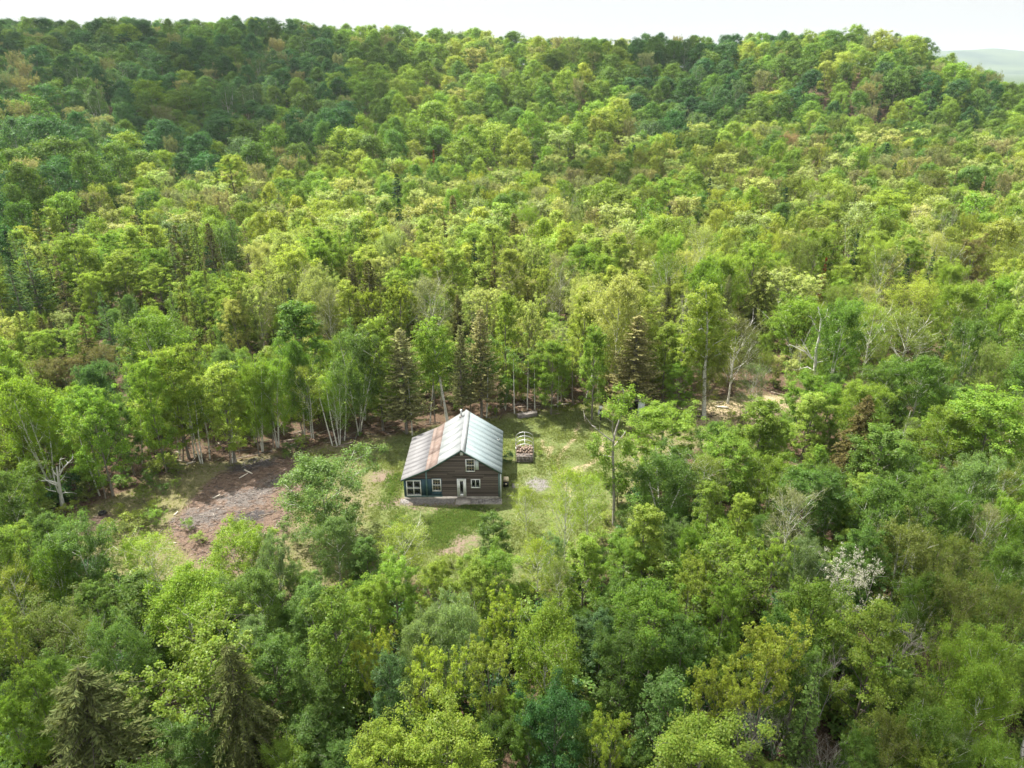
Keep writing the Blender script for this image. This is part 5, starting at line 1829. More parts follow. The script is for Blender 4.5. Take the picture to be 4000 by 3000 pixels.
tag(MB().prism([(0.0, 62.4, -0.1), (0.62, 62.3, -0.1), (0.70, 63.1, -0.1), (0.02, 63.2, -0.1)], (0, 0, 0.17)).build('paving_stone', M['stone']), 'flat grey paving stone beside the black appliance', 'stone')

# hoop shelter with firewood
hx0, hx1, hy0 = 0.42, 2.36, 67.45
hs = thing('hoop_shelter', (1.4, 68.8, 0), 'open arched tube shelter frame standing over the firewood', 'shelter')
ho = (1.4, 68.8, 0)
for k, dy in enumerate((0.0, 0.95, 1.85, 2.75)):
    yy = hy0 + dy
    pts = [(hx0, yy, -0.1), (hx0, yy, 0.9), (hx0, yy, 1.72)]
    for a in np.linspace(math.pi, 0, 11)[1:-1]:
        pts.append(((hx0 + hx1) / 2 + math.cos(a) * (hx1 - hx0) / 2, yy, 1.72 + math.sin(a) * 0.66))
    pts += [(hx1, yy, 1.72), (hx1, yy, 0.9), (hx1, yy, -0.1)]
    MB().tube(pts, [0.03] * len(pts), 6).build('hoop', M['metal'], hs, origin=ho)
for xx in (hx0, hx1):
    MB().tube([(xx, hy0, 1.45), (xx, hy0 + 2.75, 1.45)], [0.024, 0.024], 6).build('side_rail', M['metal'], hs, origin=ho)
MB().tube([((hx0 + hx1) / 2, hy0, 2.41), ((hx0 + hx1) / 2, hy0 + 2.75, 2.41)], [0.022, 0.022], 6).build('top_rail', M['metal'], hs, origin=ho)
pal = thing('pallet_wall', (1.4, 67.55, 0), 'grey pallets standing upright at the shelter front', 'pallet')
po = (1.4, 67.55, 0)
for i in range(4):
    a = hx0 + 0.08 + i * 0.452; b = a + 0.43
    for j in range(4):
        MB().box((a, 67.50, 0.06 + j * 0.20), (b, 67.53, 0.06 + j * 0.20 + 0.13)).build('plank', M['old_plank'], pal, origin=po)
    for xx in (a + 0.02, b - 0.06):
        MB().box((xx, 67.531, 0.02), (xx + 0.04, 67.60, 0.84)).build('stringer', M['old_plank'], pal, origin=po)
wp = thing('firewood_pile', (1.4, 68.6, 0), 'firewood stacked inside the arched tube shelter', 'firewood')
wo = (1.4, 68.6, 0)
cyl = MB().tube([(0, -0.2, 0), (0, 0.2, 0)], [0.085, 0.08], 7)
LOGM = mesh_np('log', np.vstack(cyl.v), cyl.q, cyl.t, [M['firewood_end']])
for row in range(5):
    yr = 67.85 + row * 0.46
    hmax = (3, 4, 5, 6, 6)[row]
    for lay in range(hmax):
        for i in range(10):
            if lay == hmax - 1 and rb.random() < 0.3: continue
            o = bpy.data.objects.new('log', LOGM); COL.objects.link(o); o.parent = wp
            o.location = (hx0 + 0.16 + i * 0.18 + rb.uniform(-0.03, 0.03) - wo[0], yr + rb.uniform(-0.03, 0.03) - wo[1], 0.10 + lay * 0.155)
            o.scale = (rb.uniform(0.85, 1.15), 1.0, rb.uniform(0.85, 1.1)); o.rotation_euler = (0, rb.uniform(0, 3), rb.uniform(-0.12, 0.12))
for i in range(4):
    zz = 0.62 + 0.06 * i
    MB().box((hx0 + 0.15, 67.62 + 0.11 * i, zz), (hx1 - 0.12 - 0.2 * (i % 2), 67.71 + 0.11 * i, zz + 0.04)).build('board', M['old_plank'], wp, origin=wo)

# stack of grey lumber at the edge of the wood
lo = np.array([1.9, 78.95, tz(1.9, 78.95)])
ls = thing('lumber_stack', tuple(lo), 'stack of weathered grey lumber at the wood edge behind the house', 'lumber')
ax = unit(np.array([2.3, 0.75, 0])); ay = np.array([-ax[1], ax[0], 0])
for j in range(4):
    for i in range(3):
        c = ay * (i - 1) * 0.24 + UP * (0.06 + j * 0.105); l = 1.25 + rb.uniform(-0.1, 0.1)
        p = [c - ax * l - ay * 0.11, c + ax * l - ay * 0.11, c + ax * l + ay * 0.11, c - ax * l + ay * 0.11]
        MB().prism([q for q in p], (0, 0, 0.09)).build('plank', M['old_plank'], ls)
for s in (-0.9, 0.9):
    MB().prism([ax * s - ay * 0.4 + UP * -0.08, ax * (s + 0.1) - ay * 0.4 + UP * -0.08, ax * (s + 0.1) + ay * 0.4 + UP * -0.08, ax * s + ay * 0.4 + UP * -0.08], (0, 0, 0.135)).build('bearer', M['old_plank'], ls)

# white and black machine parked on the grass
bx_, by_ = 10.85, 78.3
bo = (bx_, by_, tz(bx_, by_))
bk = thing('parked_machine', bo, 'upright white and black wheeled machine parked at the top of the lawn', 'machine')


def wheel(name, c, R, w, axis_, parent, org):
    prof_ = [(R * 0.55, w), (R * 0.86, w), (R, w * 0.6), (R, -w * 0.6), (R * 0.86, -w), (R * 0.55, -w)]
    n_ = 18
    v, q = [], []
    for i in range(n_):
        a = i * 2 * math.pi / n_
        for (rr2, ww) in prof_:
            if axis_ == 'x': v.append((c[0] + ww, c[1] + rr2 * math.cos(a), c[2] + rr2 * math.sin(a)))
            else: v.append((c[0] + rr2 * math.cos(a), c[1] + rr2 * math.sin(a), c[2] + ww))
    m_ = len(prof_)
    for i in range(n_):
        for j in range(m_):
            q.append((i * m_ + j, i * m_ + (j + 1) % m_, ((i + 1) % n_) * m_ + (j + 1) % m_, ((i + 1) % n_) * m_ + j))
    return MB().add(v, q).build(name, M['tyre'], parent, origin=org)


b0 = bo
for dy in (-0.55, 0.62):
    wh = wheel('wheel', (bx_, by_ + dy, b0[2] + 0.31), 0.31, 0.06, 'x', bk, b0)
    MB().tube([(bx_ - 0.04, by_ + dy, b0[2] + 0.31), (bx_ + 0.04, by_ + dy, b0[2] + 0.31)], [0.17, 0.17], 12).build('rim', M['metal'], wh, origin=b0)
Z = b0[2]
MB().hexa([(bx_ - 0.16, by_ - 0.35, Z + 0.35), (bx_ + 0.16, by_ - 0.35, Z + 0.35), (bx_ + 0.16, by_ + 0.45, Z + 0.35), (bx_ - 0.16, by_ + 0.45, Z + 0.35)],
          [(bx_ - 0.13, by_ - 0.25, Z + 0.78), (bx_ + 0.13, by_ - 0.25, Z + 0.78), (bx_ + 0.12, by_ + 0.5, Z + 0.85), (bx_ - 0.12, by_ + 0.5, Z + 0.85)]).build('engine_block', M['black'], bk, origin=b0)
MB().hexa([(bx_ - 0.30, by_ - 0.40, Z + 0.55), (bx_ - 0.17, by_ - 0.45, Z + 0.55), (bx_ - 0.15, by_ + 0.4, Z + 0.60), (bx_ - 0.28, by_ + 0.4, Z + 0.60)],
          [(bx_ - 0.26, by_ - 0.42, Z + 1.15), (bx_ - 0.12, by_ - 0.45, Z + 1.20), (bx_ - 0.12, by_ + 0.3, Z + 1.05), (bx_ - 0.24, by_ + 0.3, Z + 1.0)]).build('side_fairing', M['lavender'], bk, origin=b0)
MB().hexa([(bx_ + 0.17, by_ - 0.40, Z + 0.6), (bx_ + 0.28, by_ - 0.40, Z + 0.6), (bx_ + 0.28, by_ + 0.3, Z + 0.6), (bx_ + 0.17, by_ + 0.3, Z + 0.6)],
          [(bx_ + 0.12, by_ - 0.42, Z + 1.05), (bx_ + 0.22, by_ - 0.40, Z + 1.0), (bx_ + 0.22, by_ + 0.2, Z + 0.95), (bx_ + 0.12, by_ + 0.2, Z + 1.0)]).build('side_fairing', M['lavender'], bk, origin=b0)
MB().box((bx_ - 0.19, by_ - 0.28, Z + 1.35), (bx_ + 0.19, by_ + 0.02, Z + 1.72)).build('top_box', M['white'], bk, origin=b0)
MB().tube([(bx_ - 0.05, by_ - 0.30, Z + 0.7), (bx_ - 0.03, by_ - 0.2, Z + 1.36)], [0.07, 0.06], 8).build('steering_column', M['black'], bk, origin=b0)
MB().tube([(bx_ - 0.1, by_ - 0.22, Z + 1.12), (bx_ + 0.25, by_ - 0.16, Z + 1.2), (bx_ + 0.46, by_ - 0.05, Z + 1.14)], [0.03, 0.03, 0.045], 8).build('handlebar', M['black'], bk, origin=b0)
MB().hexa([(bx_ - 0.13, by_ + 0.1, Z + 0.86), (bx_ + 0.13, by_ + 0.1, Z + 0.86), (bx_ + 0.11, by_ + 0.75, Z + 0.88), (bx_ - 0.11, by_ + 0.75, Z + 0.88)],
          [(bx_ - 0.12, by_ + 0.1, Z + 0.97), (bx_ + 0.12, by_ + 0.1, Z + 0.97), (bx_ + 0.10, by_ + 0.75, Z + 1.0), (bx_ - 0.10, by_ + 0.75, Z + 1.0)]).build('seat', M['black'], bk, origin=b0)

# small open shed half hidden by the maple
sx0, sx1, sy0, sy1 = 13.3, 16.55, 79.2, 81.6
so = ((sx0 + sx1) / 2, (sy0 + sy1) / 2, tz(15, 80))
shd = thing('small_shed', so, 'small dark open-fronted shed with a pale side panel behind the maple', 'shed')
Z = so[2]
MB().box((sx0, sy1 - 0.08, Z - 0.1), (sx1, sy1, Z + 1.75)).build('wall', M['siding'], shd, origin=so)
MB().box((sx0, sy0, Z - 0.1), (sx0 + 0.08, sy1 - 0.081, Z + 1.8)).build('wall', M['siding'], shd, origin=so)
MB().box((sx1 - 0.06, sy0, Z - 0.1), (sx1, sy1 - 0.081, Z + 1.8)).build('wall', M['siding'], shd, origin=so)
MB().box((sx1 - 0.95, sy0 - 0.06, Z - 0.05), (sx1 - 0.12, sy0 - 0.001, Z + 1.86)).build('door_panel', M['tarp'], shd, origin=so)
MB().hexa([(sx0 - 0.2, sy0 - 0.3, Z + 1.95), (sx1 + 0.2, sy0 - 0.3, Z + 1.95), (sx1 + 0.2, sy1 + 0.2, Z + 1.76), (sx0 - 0.2, sy1 + 0.2, Z + 1.76)],
          [(sx0 - 0.2, sy0 - 0.3, Z + 2.03), (sx1 + 0.2, sy0 - 0.3, Z + 2.03), (sx1 + 0.2, sy1 + 0.2, Z + 1.84), (sx0 - 0.2, sy1 + 0.2, Z + 1.84)]).build('roof', M['old_plank'], shd, origin=so)
MB().box((sx0 + 0.3, sy0 + 0.2, Z - 0.05), (sx1 - 0.3, sy1 - 0.2, Z + 0.02)).build('floor', M['interior_gloom'], shd, origin=so)

# worn tyre on the bare soil
to = on_z(400, 2005)
to[2] = tz(to[0], to[1])
ty = wheel('tyre', (to[0], to[1], to[2] + 0.11), 0.36, 0.11, 'z', None, to)
ty.location = tuple(to)
tag(ty, 'black tyre lying on dark soil left of the burnt patch', 'tyre')

# ------------------------------------------------------------------ dead and special trees drawn from their limbs
def limb_tree(name, limbs, foot, label, r0, mat, depth=0.9, seed=1, cat='tree', group=None):
    """limbs: polylines of photo pixels; the first is the trunk. They lie round the plane through the foot, with depth of their own."""
    r = np.random.RandomState(seed)
    g = on_z(foot[0], foot[1], 0)
    org = np.array([g[0], g[1], tz(g[0], g[1])])
    root = thing(name, tuple(org), label, cat, group)
    trunk = Geo()
    others = []
    tp = np.array([on_y(a, b, g[1]) for a, b in limbs[0][0]])
    tp[:, 1] += np.linspace(0, r.normal() * 0.5, len(tp))
    rr = np.linspace(r0, r0 * 0.28, len(tp)); rr[0] *= 1.25
    tp[0, 2] = org[2] - 0.2
    trunk.tube(tp - org, rr, 9)
    ends = []
    for pts, rad in limbs[1:]:
        p = np.array([on_y(a, b, g[1]) for a, b in pts])
        i = int(np.argmin(np.linalg.norm(tp[:, [0, 2]] - p[0, [0, 2]], axis=1)))
        bow = r.normal() * depth
        p[:, 1] = tp[i, 1] + np.linspace(0, 1, len(p)) ** 1.2 * bow
        gb = Geo(); gb.tube(p - org, np.linspace(rad, rad * 0.3, len(p)), 6)
        for k in range(1, len(p)):          # short broken twigs
            for _ in range(2):
                q = p[k] - org; d = unit(r.normal(size=3) + UP * 0.3 + unit(p[k] - p[k - 1]) * 0.8)
                gb.tube(curve(q, q + d * r.uniform(0.25, 0.75), r, 0.1, 3), [rad * 0.3, rad * 0.2, 0.006], 4)
        others.append(gb); ends.append(p[-1] - org)
    link('trunk', trunk.mesh('trunk', M[mat]), root)
    for gb in others:
        link('limb', gb.mesh('limb', M[mat]), root)
    return root, org, g


def T4(p): return [(3000 + a / 1.269, 900 + b / 1.269) for a, b in p]
def T5(p): return [(a / 2.212, 1500 + b / 2.212) for a, b in p]
def T7(p): return [(2000 + a / 2.212, 1500 + b / 2.212) for a, b in p]
def T3(p): return [(2000 + a / 1.269, 900 + b / 1.269) for a, b in p]
def T2(p): return [(1000 + a / 1.269, 1000 + b / 1.269) for a, b in p]


limb_tree('dead_tree', [(T4([(210, 830), (222, 760), (232, 720), (240, 660), (245, 600), (262, 540), (270, 495), (275, 450), (262, 390)]), 0),
                        (T4([(240, 660), (222, 640), (190, 610), (150, 590), (122, 578)]), 0.11), (T4([(200, 615), (165, 582), (135, 570)]), 0.07), (T4([(230, 700), (205, 685), (180, 700), (158, 715)]), 0.08),
                        (T4([(222, 640), (205, 600), (185, 560)]), 0.07), (T4([(235, 735), (265, 730), (300, 748), (345, 738), (375, 745)]), 0.10), (T4([(245, 660), (285, 655), (310, 640)]), 0.05),
                        (T4([(270, 495), (310, 468), (350, 460), (395, 470), (400, 485), (380, 530), (350, 565), (318, 580)]), 0.10), (T4([(310, 468), (322, 430), (345, 408)]), 0.07), (T4([(350, 460), (365, 430), (372, 405)]), 0.06),
                        (T4([(250, 590), (290, 590), (320, 607), (365, 590)]), 0.06), (T4([(265, 520), (240, 480), (225, 440)]), 0.06), (T4([(272, 470), (295, 430), (290, 395)]), 0.05)],
          (3165, 1554), 'bleached dead birch with bare white limbs at the right clearing edge', 0.25, 'dead_wood', 1.1, 3)
limb_tree('dead_tree', [(T5([(545, 1075), (525, 960), (510, 860), (498, 780), (488, 715)]), 0), (T5([(512, 790), (540, 730), (575, 695), (605, 665)]), 0.09), (T5([(515, 760), (517, 710), (522, 650)]), 0.07),
                        (T5([(502, 800), (470, 770), (455, 735)]), 0.07), (T5([(505, 880), (440, 865), (395, 850), (330, 820)]), 0.08), (T5([(500, 860), (430, 825), (380, 815), (365, 780)]), 0.09),
                        (T5([(485, 930), (440, 910), (400, 870)]), 0.06), (T5([(520, 950), (555, 945), (590, 952)]), 0.06), (T5([(515, 960), (480, 900), (455, 830), (440, 770)]), 0.07), (T5([(515, 840), (535, 820), (555, 800)]), 0.05)],
          (247, 1985), 'bleached dead snag with stubby limbs at the far left clearing edge', 0.20, 'dead_wood', 0.7, 4)
limb_tree('dead_tree', [([(3588, 2520), (3615, 2450), (3645, 2400), (3674, 2362)], 0), ([(3606, 2480), (3590, 2460), (3592, 2440)], 0.04)], (3588, 2600), 'leaning broken white birch stem behind the tiered maple', 0.11, 'bark_birch', 0.3, 5)
limb_tree('dead_tree', [([(3535, 1700), (3540, 1660), (3548, 1630), (3555, 1600)], 0), ([(3544, 1650), (3560, 1668), (3572, 1690)], 0.04)], (3533, 1725), 'short broken birch stump standing by the right clearing edge', 0.14, 'bark_birch', 0.3, 6)


def leafy(root, org, blobs, n_per, size, colour, y0, seed, leaf='leaf', density=9.0):
    """crown of leaf clumps round given centres: (px, py, radius in pixels)"""
    r = np.random.RandomState(seed)
    cen, rad = [], []
    for (px, py, pr) in blobs:
        c = on_y(px, py, y0); R = pr / FPX * proj(c)[2]
        k = max(4, int(density * R ** 2))
        d = unit(r.normal(size=(k, 3))) * (r.rand(k, 1) ** 0.4) * R * np.array([1, 0.9, 0.85])
        d[:, 1] += r.normal() * 0.3 * R
        cen.append(c + d - org); rad.append(np.full(k, 0.28) + 0.3 * r.rand(k))
    g = Geo()
    g.add(*clump_leaves(r, np.vstack(cen), np.concatenate(rad), n_per, size, up=0.5, flat=0.7, top=0.65, hang=0.3))
    o = link('crown', g.mesh('crown', M[leaf]), root)
    o.color = (*COLOURS[colour], 1)
    return o


rt40, o40, g40 = limb_tree('maple_tree', [(T7([(880, 1215), (882, 1000), (880, 800), (875, 640), (878, 540), (890, 470), (910, 400), (945, 310), (975, 220), (980, 130), (965, 60)]), 0),
                                          (T7([(872, 510), (820, 470), (760, 420), (690, 360), (625, 270)]), 0.07), (T7([(885, 480), (865, 400), (860, 300)]), 0.06), (T7([(872, 645), (820, 640), (780, 645), (700, 660)]), 0.06),
                                          (T7([(882, 760), (930, 720), (975, 690)]), 0.05), (T7([(880, 560), (940, 520), (1000, 500)]), 0.06), (T7([(878, 600), (800, 560), (740, 530)]), 0.05), (T7([(882, 900), (930, 870), (980, 840)]), 0.04), (T7([(882, 960), (830, 920), (800, 860)]), 0.04)],
                           (2398, 2050), 'tall half-bare maple with a forked pale top right of the lawn', 0.14, 'twig_grey', 0.8, 7)
leafy(rt40, o40, [(*T7([(750, 520)])[0], 42), (*T7([(700, 600)])[0], 34), (*T7([(820, 560)])[0], 30), (*T7([(960, 500)])[0], 44), (*T7([(1010, 580)])[0], 36), (*T7([(800, 700)])[0], 40), (*T7([(960, 720)])[0], 40), (*T7([(780, 800)])[0], 34),
                  (*T7([(950, 860)])[0], 36), (*T7([(840, 860)])[0], 34), (*T7([(900, 150)])[0], 46), (*T7([(1000, 130)])[0], 36), (*T7([(880, 250)])[0], 40), (*T7([(960, 60)])[0], 40)], 44, 0.15, 'bright green', g40[1], 5, density=15)
r61, o61, g61 = limb_tree('birch_tree', [(T3([(952, 930), (953, 800), (955, 700), (962, 640), (965, 570), (968, 480), (965, 380), (960, 280)]), 0), (T3([(965, 600), (1000, 560), (1050, 530)]), 0.07), (T3([(962, 640), (920, 600), (880, 570)]), 0.07),
                                         (T3([(966, 520), (930, 470), (900, 450)]), 0.06), (T3([(967, 460), (1000, 420), (1030, 400)]), 0.06), (T3([(960, 660), (1000, 620), (1020, 600)]), 0.06), (T3([(966, 420), (940, 370), (920, 340)]), 0.05)],
                          (2750, 1628), 'tall pale green birch with a straight white trunk right of the shed', 0.24, 'bark_birch', 1.4, 9)
leafy(r61, o61, [(2757, 1130, 40), (2720, 1180, 52), (2790, 1190, 52), (2755, 1230, 60), (2700, 1260, 50), (2820, 1260, 54), (2760, 1310, 62), (2690, 1340, 48), (2830, 1350, 50), (2720, 1400, 44), (2800, 1410, 46), (2670, 1400, 30), (2850, 1300, 30), (2745, 1360, 40)],
      40, 0.17, 'lime green', g61[1], 6, density=16)
r66, o66, g66 = limb_tree('birch_tree', [(T2([(950, 822), (935, 740), (915, 640), (900, 560), (885, 480), (865, 410), (840, 340)]), 0), (T2([(900, 560), (870, 520), (840, 500)]), 0.05), (T2([(890, 510), (920, 470), (940, 430)]), 0.06),
                                         (T2([(905, 590), (880, 580), (865, 560)]), 0.04), (T2([(870, 430), (900, 390), (915, 350)]), 0.05)],
                          (1750, 1648), 'birch with a leaning white trunk rising behind the roof', 0.17, 'bark_birch', 0.9, 10)
leafy(r66, o66, [(1690, 1270, 46), (1650, 1310, 44), (1730, 1310, 46), (1690, 1350, 56), (1640, 1370, 40), (1745, 1380, 46), (1690, 1420, 46), (1725, 1450, 34), (1660, 1440, 34)], 40, 0.16, 'bright green', g66[1], 7, density=14)
lb, ob_, gb_ = limb_tree('birch_tree', [([(3985, 3060), (3990, 2980), (3998, 2930), (4015, 2880), (4040, 2800)], 0), ([(3995, 2960), (4020, 2920), (4060, 2900)], 0.05)], (3980, 3080), 'white birch trunk cut by the bottom right corner', 0.13, 'bark_birch', 0.3, 12)

# thin pale stems standing in the edges of the wood
rs_ = random.Random(21)
STEMS = [(1189, 1709, 1140, 1510), (1300, 1742, 1250, 1560), (1345, 1722, 1352, 1600), (1067, 1748, 1060, 1600), (1225, 1712, 1215, 1600), (1318, 1745, 1285, 1590), (1406, 1700, 1404, 1560), (555, 1815, 550, 1630), (705, 1800, 690, 1650),
         (715, 1800, 712, 1660), (785, 1812, 745, 1640), (792, 1812, 770, 1640), (900, 1806, 893, 1690), (907, 1806, 906, 1690), (390, 1935, 345, 1820), (412, 1945, 398, 1890), (760, 1790, 735, 1620), (820, 1795, 800, 1640), (1010, 1778, 1000, 1640),
         (2010, 1615, 2008, 1540), (2060, 1600, 2062, 1490), (2130, 1592, 2130, 1500), (2285, 1575, 2310, 1480), (2180, 1590, 2182, 1500), (1840, 1640, 1842, 1500), (1900, 1632, 1905, 1500), (1680, 1650, 1690, 1530), (1700, 1648, 1695, 1530),
         (1610, 1700, 1600, 1560), (2330, 1570, 2335, 1480), (2240, 1585, 2236, 1480), (2090, 1600, 2088, 1500)]
STEM_SIDE = sorted(range(len(STEMS)), key=lambda i: STEMS[i][0])
rank = {i: k + 1 for k, i in enumerate(STEM_SIDE)}
for i, (bx0, by0, tx, ty_) in enumerate(STEMS):
    g = on_z(bx0, by0); top = on_y(tx, ty_, g[1]); d = top - g
    org = np.array([g[0], g[1], tz(g[0], g[1])])
    root = thing('young_tree', tuple(org), '%s bare slim trunk from the left along the clearing edge' % (ORD[rank[i]] if rank[i] < 30 else 'rightmost' if rank[i] == len(STEMS) else 'thirtieth' if rank[i] == 30 else 'thirty-first'), 'tree', 'slim trunks along the clearing edge')
    hh = 7.5
    p = np.array([np.array([0, 0, -0.2]), d * 0.5 + np.array([rs_.uniform(-.1, .1), 0, 0]), d, d * (hh / max(d[2], 1.0)) * np.array([0.8, 1, 1]) + np.array([0, rs_.uniform(-.3, .3), 0])])
    g_ = Geo(); g_.tube(p, [0.085, 0.07, 0.06, 0.02], 6)
    link('trunk', g_.mesh('trunk', M['bark_birch' if i % 3 else 'bark']), root)
    r = np.random.RandomState(600 + i)
    cc = p[3] + r.normal(size=(34, 3)) * np.array([0.8, 0.8, 1.2]) + np.array([0, 0.4, -0.6])
    gc = Geo(); gc.add(*clump_leaves(r, cc, np.full(34, 0.45), 30, 0.15))
    c = link('crown', gc.mesh('crown', M['leaf']), root); c.color = (*COLOURS[rs_.choice(['bright green', 'lime green', 'mid green'])], 1)

# ------------------------------------------------------------------ logs, sticks and debris
LOGS = [((2620, 1600), (2740, 1612), 0.16, 'log'), ((2640, 1618), (2720, 1632), 0.15, 'log'), ((2660, 1632), (2760, 1625), 0.14, 'log'), ((2650, 1608), (2700, 1600), 0.13, 'log'), ((2560, 1585), (2620, 1592), 0.10, 'log_pale'),
        ((2795, 1590), (2845, 1596), 0.15, 'log_pale'), ((2800, 1582), (2822, 1575), 0.14, 'log'), ((2575, 1575), (2700, 1566), 0.12, 'log'), ((2540, 1580), (2600, 1572), 0.09, 'log_pale'),
        ((955, 1835), (985, 1850), 0.09, 'log_pale'), ((935, 1870), (968, 1848), 0.07, 'log_pale'), ((832, 1950), (860, 1938), 0.08, 'log_pale'), ((838, 1952), (880, 1936), 0.05, 'log'), ((655, 2125), (690, 2125), 0.07, 'log_pale'),
        ((730, 1815), (765, 1806), 0.08, 'log_pale'), ((555, 1815), (640, 1795), 0.07, 'log'), ((600, 1840), (660, 1800), 0.06, 'log'), ((680, 2015), (695, 2000), 0.06, 'log_pale'), ((1010, 2020), (1060, 2008), 0.06, 'log'),
        ((1115, 1722), (1210, 1712), 0.12, 'log'), ((1330, 1745), (1390, 1730), 0.10, 'log'), ((1300, 1750), (1360, 1748), 0.08, 'log'), ((2020, 1590), (2110, 1584), 0.08, 'log'), ((2150, 1585), (2230, 1575), 0.07, 'log_pale'),
        ((2060, 1578), (2140, 1570), 0.07, 'log'), ((1660, 1660), (1720, 1650), 0.07, 'log'), ((2170, 1618), (2185, 1616), 0.10, 'log'), ((3010, 1540), (3120, 1560), 0.09, 'log'), ((2930, 1560), (3040, 1540), 0.08, 'log')]
byk = {}
for i, (a, b, rad, mt) in enumerate(LOGS):
    zone = 'on the burnt patch' if a[0] < 1090 and a[1] > 1820 else 'at the wood edge left of the house' if a[0] < 1700 else 'at the wood edge behind the house' if a[0] < 2300 else 'in the log heap right of the shed'
    byk.setdefault(('pale bleached log' if mt == 'log_pale' else 'brown fallen log', zone), []).append(i)
for (nm, zone), lst in byk.items():
    lst.sort(key=lambda i: LOGS[i][0][0])
    for k, i in enumerate(lst):
        a, b, rad, mt = LOGS[i]
        p, q = on_z(*a), on_z(*b)
        p[2] = tz(p[0], p[1]) + rad * 0.8 + (0.22 if 'heap' in zone and k % 2 else 0); q[2] = tz(q[0], q[1]) + rad * 0.8 + (0.1 if 'heap' in zone and k % 2 else 0)
        c = (p + q) / 2
        r = np.random.RandomState(40 + i)
        g_ = MB().tube(curve(p - c, q - c, r, 0.06, 5), np.linspace(rad, rad * 0.75, 5), 8)
        lab = ('the one %s %s' if len(lst) == 1 else 'leftmost %s %s' if k == 0 else 'rightmost %s %s' if k == len(lst) - 1 else ORD[k + 1] + ' %s from the left %s') % (nm, zone)
        o = g_.build('fallen_log', M[mt]); o.location = tuple(c)
        tag(o, lab, 'log', 'fallen logs round the clearing')


def scatter_sticks(name, polys, n, lr, rr_, mats, label, seed, lift=0.02, flat=False):
    r = np.random.RandomState(seed)
    mb_v, mb_q, fm, k = [], [], [], 0
    box = np.array([(-.5, -.5, -.5), (.5, -.5, -.5), (.5, .5, -.5), (-.5, .5, -.5), (-.5, -.5, .5), (.5, -.5, .5), (.5, .5, .5), (-.5, .5, .5)])
    bq = np.array([(0, 3, 2, 1), (4, 5, 6, 7), (0, 1, 5, 4), (1, 2, 6, 5), (2, 3, 7, 6), (3, 0, 4, 7)])
    allp = np.vstack(polys); lo_, hi_ = allp.min(0), allp.max(0)
    while len(mb_v) < n:
        c = lo_ + (hi_ - lo_) * r.rand(2)
        if not any(bool(inside(p, np.array(c[0]), np.array(c[1]))) for p in polys): continue
        l = lr[0] + (lr[1] - lr[0]) * r.rand() ** 2.5; t = rr_[0] + (rr_[1] - rr_[0]) * r.rand()
        a = r.normal() * 0.7 + 0.35; tilt = r.normal() * 0.14
        ax_ = np.array([math.cos(a) * math.cos(tilt), math.sin(a) * math.cos(tilt), math.sin(tilt)]); ay_ = np.array([-math.sin(a), math.cos(a), 0]); az_ = np.cross(ax_, ay_)
        v = box[:, :1] * l * ax_ + box[:, 1:2] * t * (1 + r.rand()) * ay_ + box[:, 2:] * t * 0.7 * az_
        v[:4] *= np.array([0.92, 0.92, 1])
        mb_v.append(v + np.array([c[0], c[1], tz(c[0], c[1]) + lift + abs(math.sin(tilt)) * l * 0.4])); mb_q.append(bq + k); k += 8
        fm += [int(r.choice(len(mats), p=(0.74, 0.19, 0.07)))] * 6
    return tag(link(name, mesh_np(name, np.vstack(mb_v), np.vstack(mb_q), mats=[M[m_] for m_ in mats], face_mat=fm)), label, 'debris', kind='stuff')


M['chip_brown'] = noise_material('brown_chip', (0.06, 0.04, 0.03), (0.14, 0.10, 0.078), 9, bump=0.2)
M['chip_grey'] = noise_material('grey_chip', (0.10, 0.093, 0.088), (0.20, 0.185, 0.175), 9, bump=0.2)
M['chip_pale'] = noise_material('pale_chip', (0.30, 0.26, 0.21), (0.46, 0.41, 0.35), 9, bump=0.2)
scatter_sticks('wood_debris', [BURNT, SOIL], 2600, (0.05, 0.8), (0.010, 0.03), ['chip_brown', 'chip_grey', 'chip_pale'], 'broken branches and wood chips strewn over the burnt patch', 3)
scatter_sticks('ash_debris', [ASH1, ASH2], 260, (0.06, 0.3), (0.02, 0.05), ['chip_grey', 'chip_brown', 'chip_pale'], 'grey ash lumps and charred bits on the burnt patch', 4)
EDGE = [gpoly([(560, 1850), (1100, 1760), (1620, 1690), (1600, 1640), (1050, 1690), (560, 1780)]), gpoly([(1900, 1640), (2320, 1575), (2560, 1590), (2880, 1560), (2880, 1520), (2300, 1520), (1900, 1590)]), gpoly([(2560, 1640), (2780, 1640), (2800, 1560), (2560, 1560)])]
scatter_sticks('brushwood', EDGE, 700, (0.5, 3.2), (0.02, 0.06), ['chip_brown', 'chip_grey', 'chip_pale'], 'dead branches lying along the edge of the wood', 5, lift=0.05)

# ------------------------------------------------------------------ grass
def vnoise(x, y, seed):
    """smooth value noise, 0..1"""
    tab = np.random.RandomState(seed).rand(64, 64)
    xi, yi = np.floor(x).astype(int), np.floor(y).astype(int)
    fx_, fy_ = x - xi, y - yi
    fx_ = fx_ * fx_ * (3 - 2 * fx_); fy_ = fy_ * fy_ * (3 - 2 * fy_)
    g = lambda i, j: tab[(xi + i) % 64, (yi + j) % 64]
    return (g(0, 0) * (1 - fx_) + g(1, 0) * fx_) * (1 - fy_) + (g(0, 1) * (1 - fx_) + g(1, 1) * fx_) * fy_


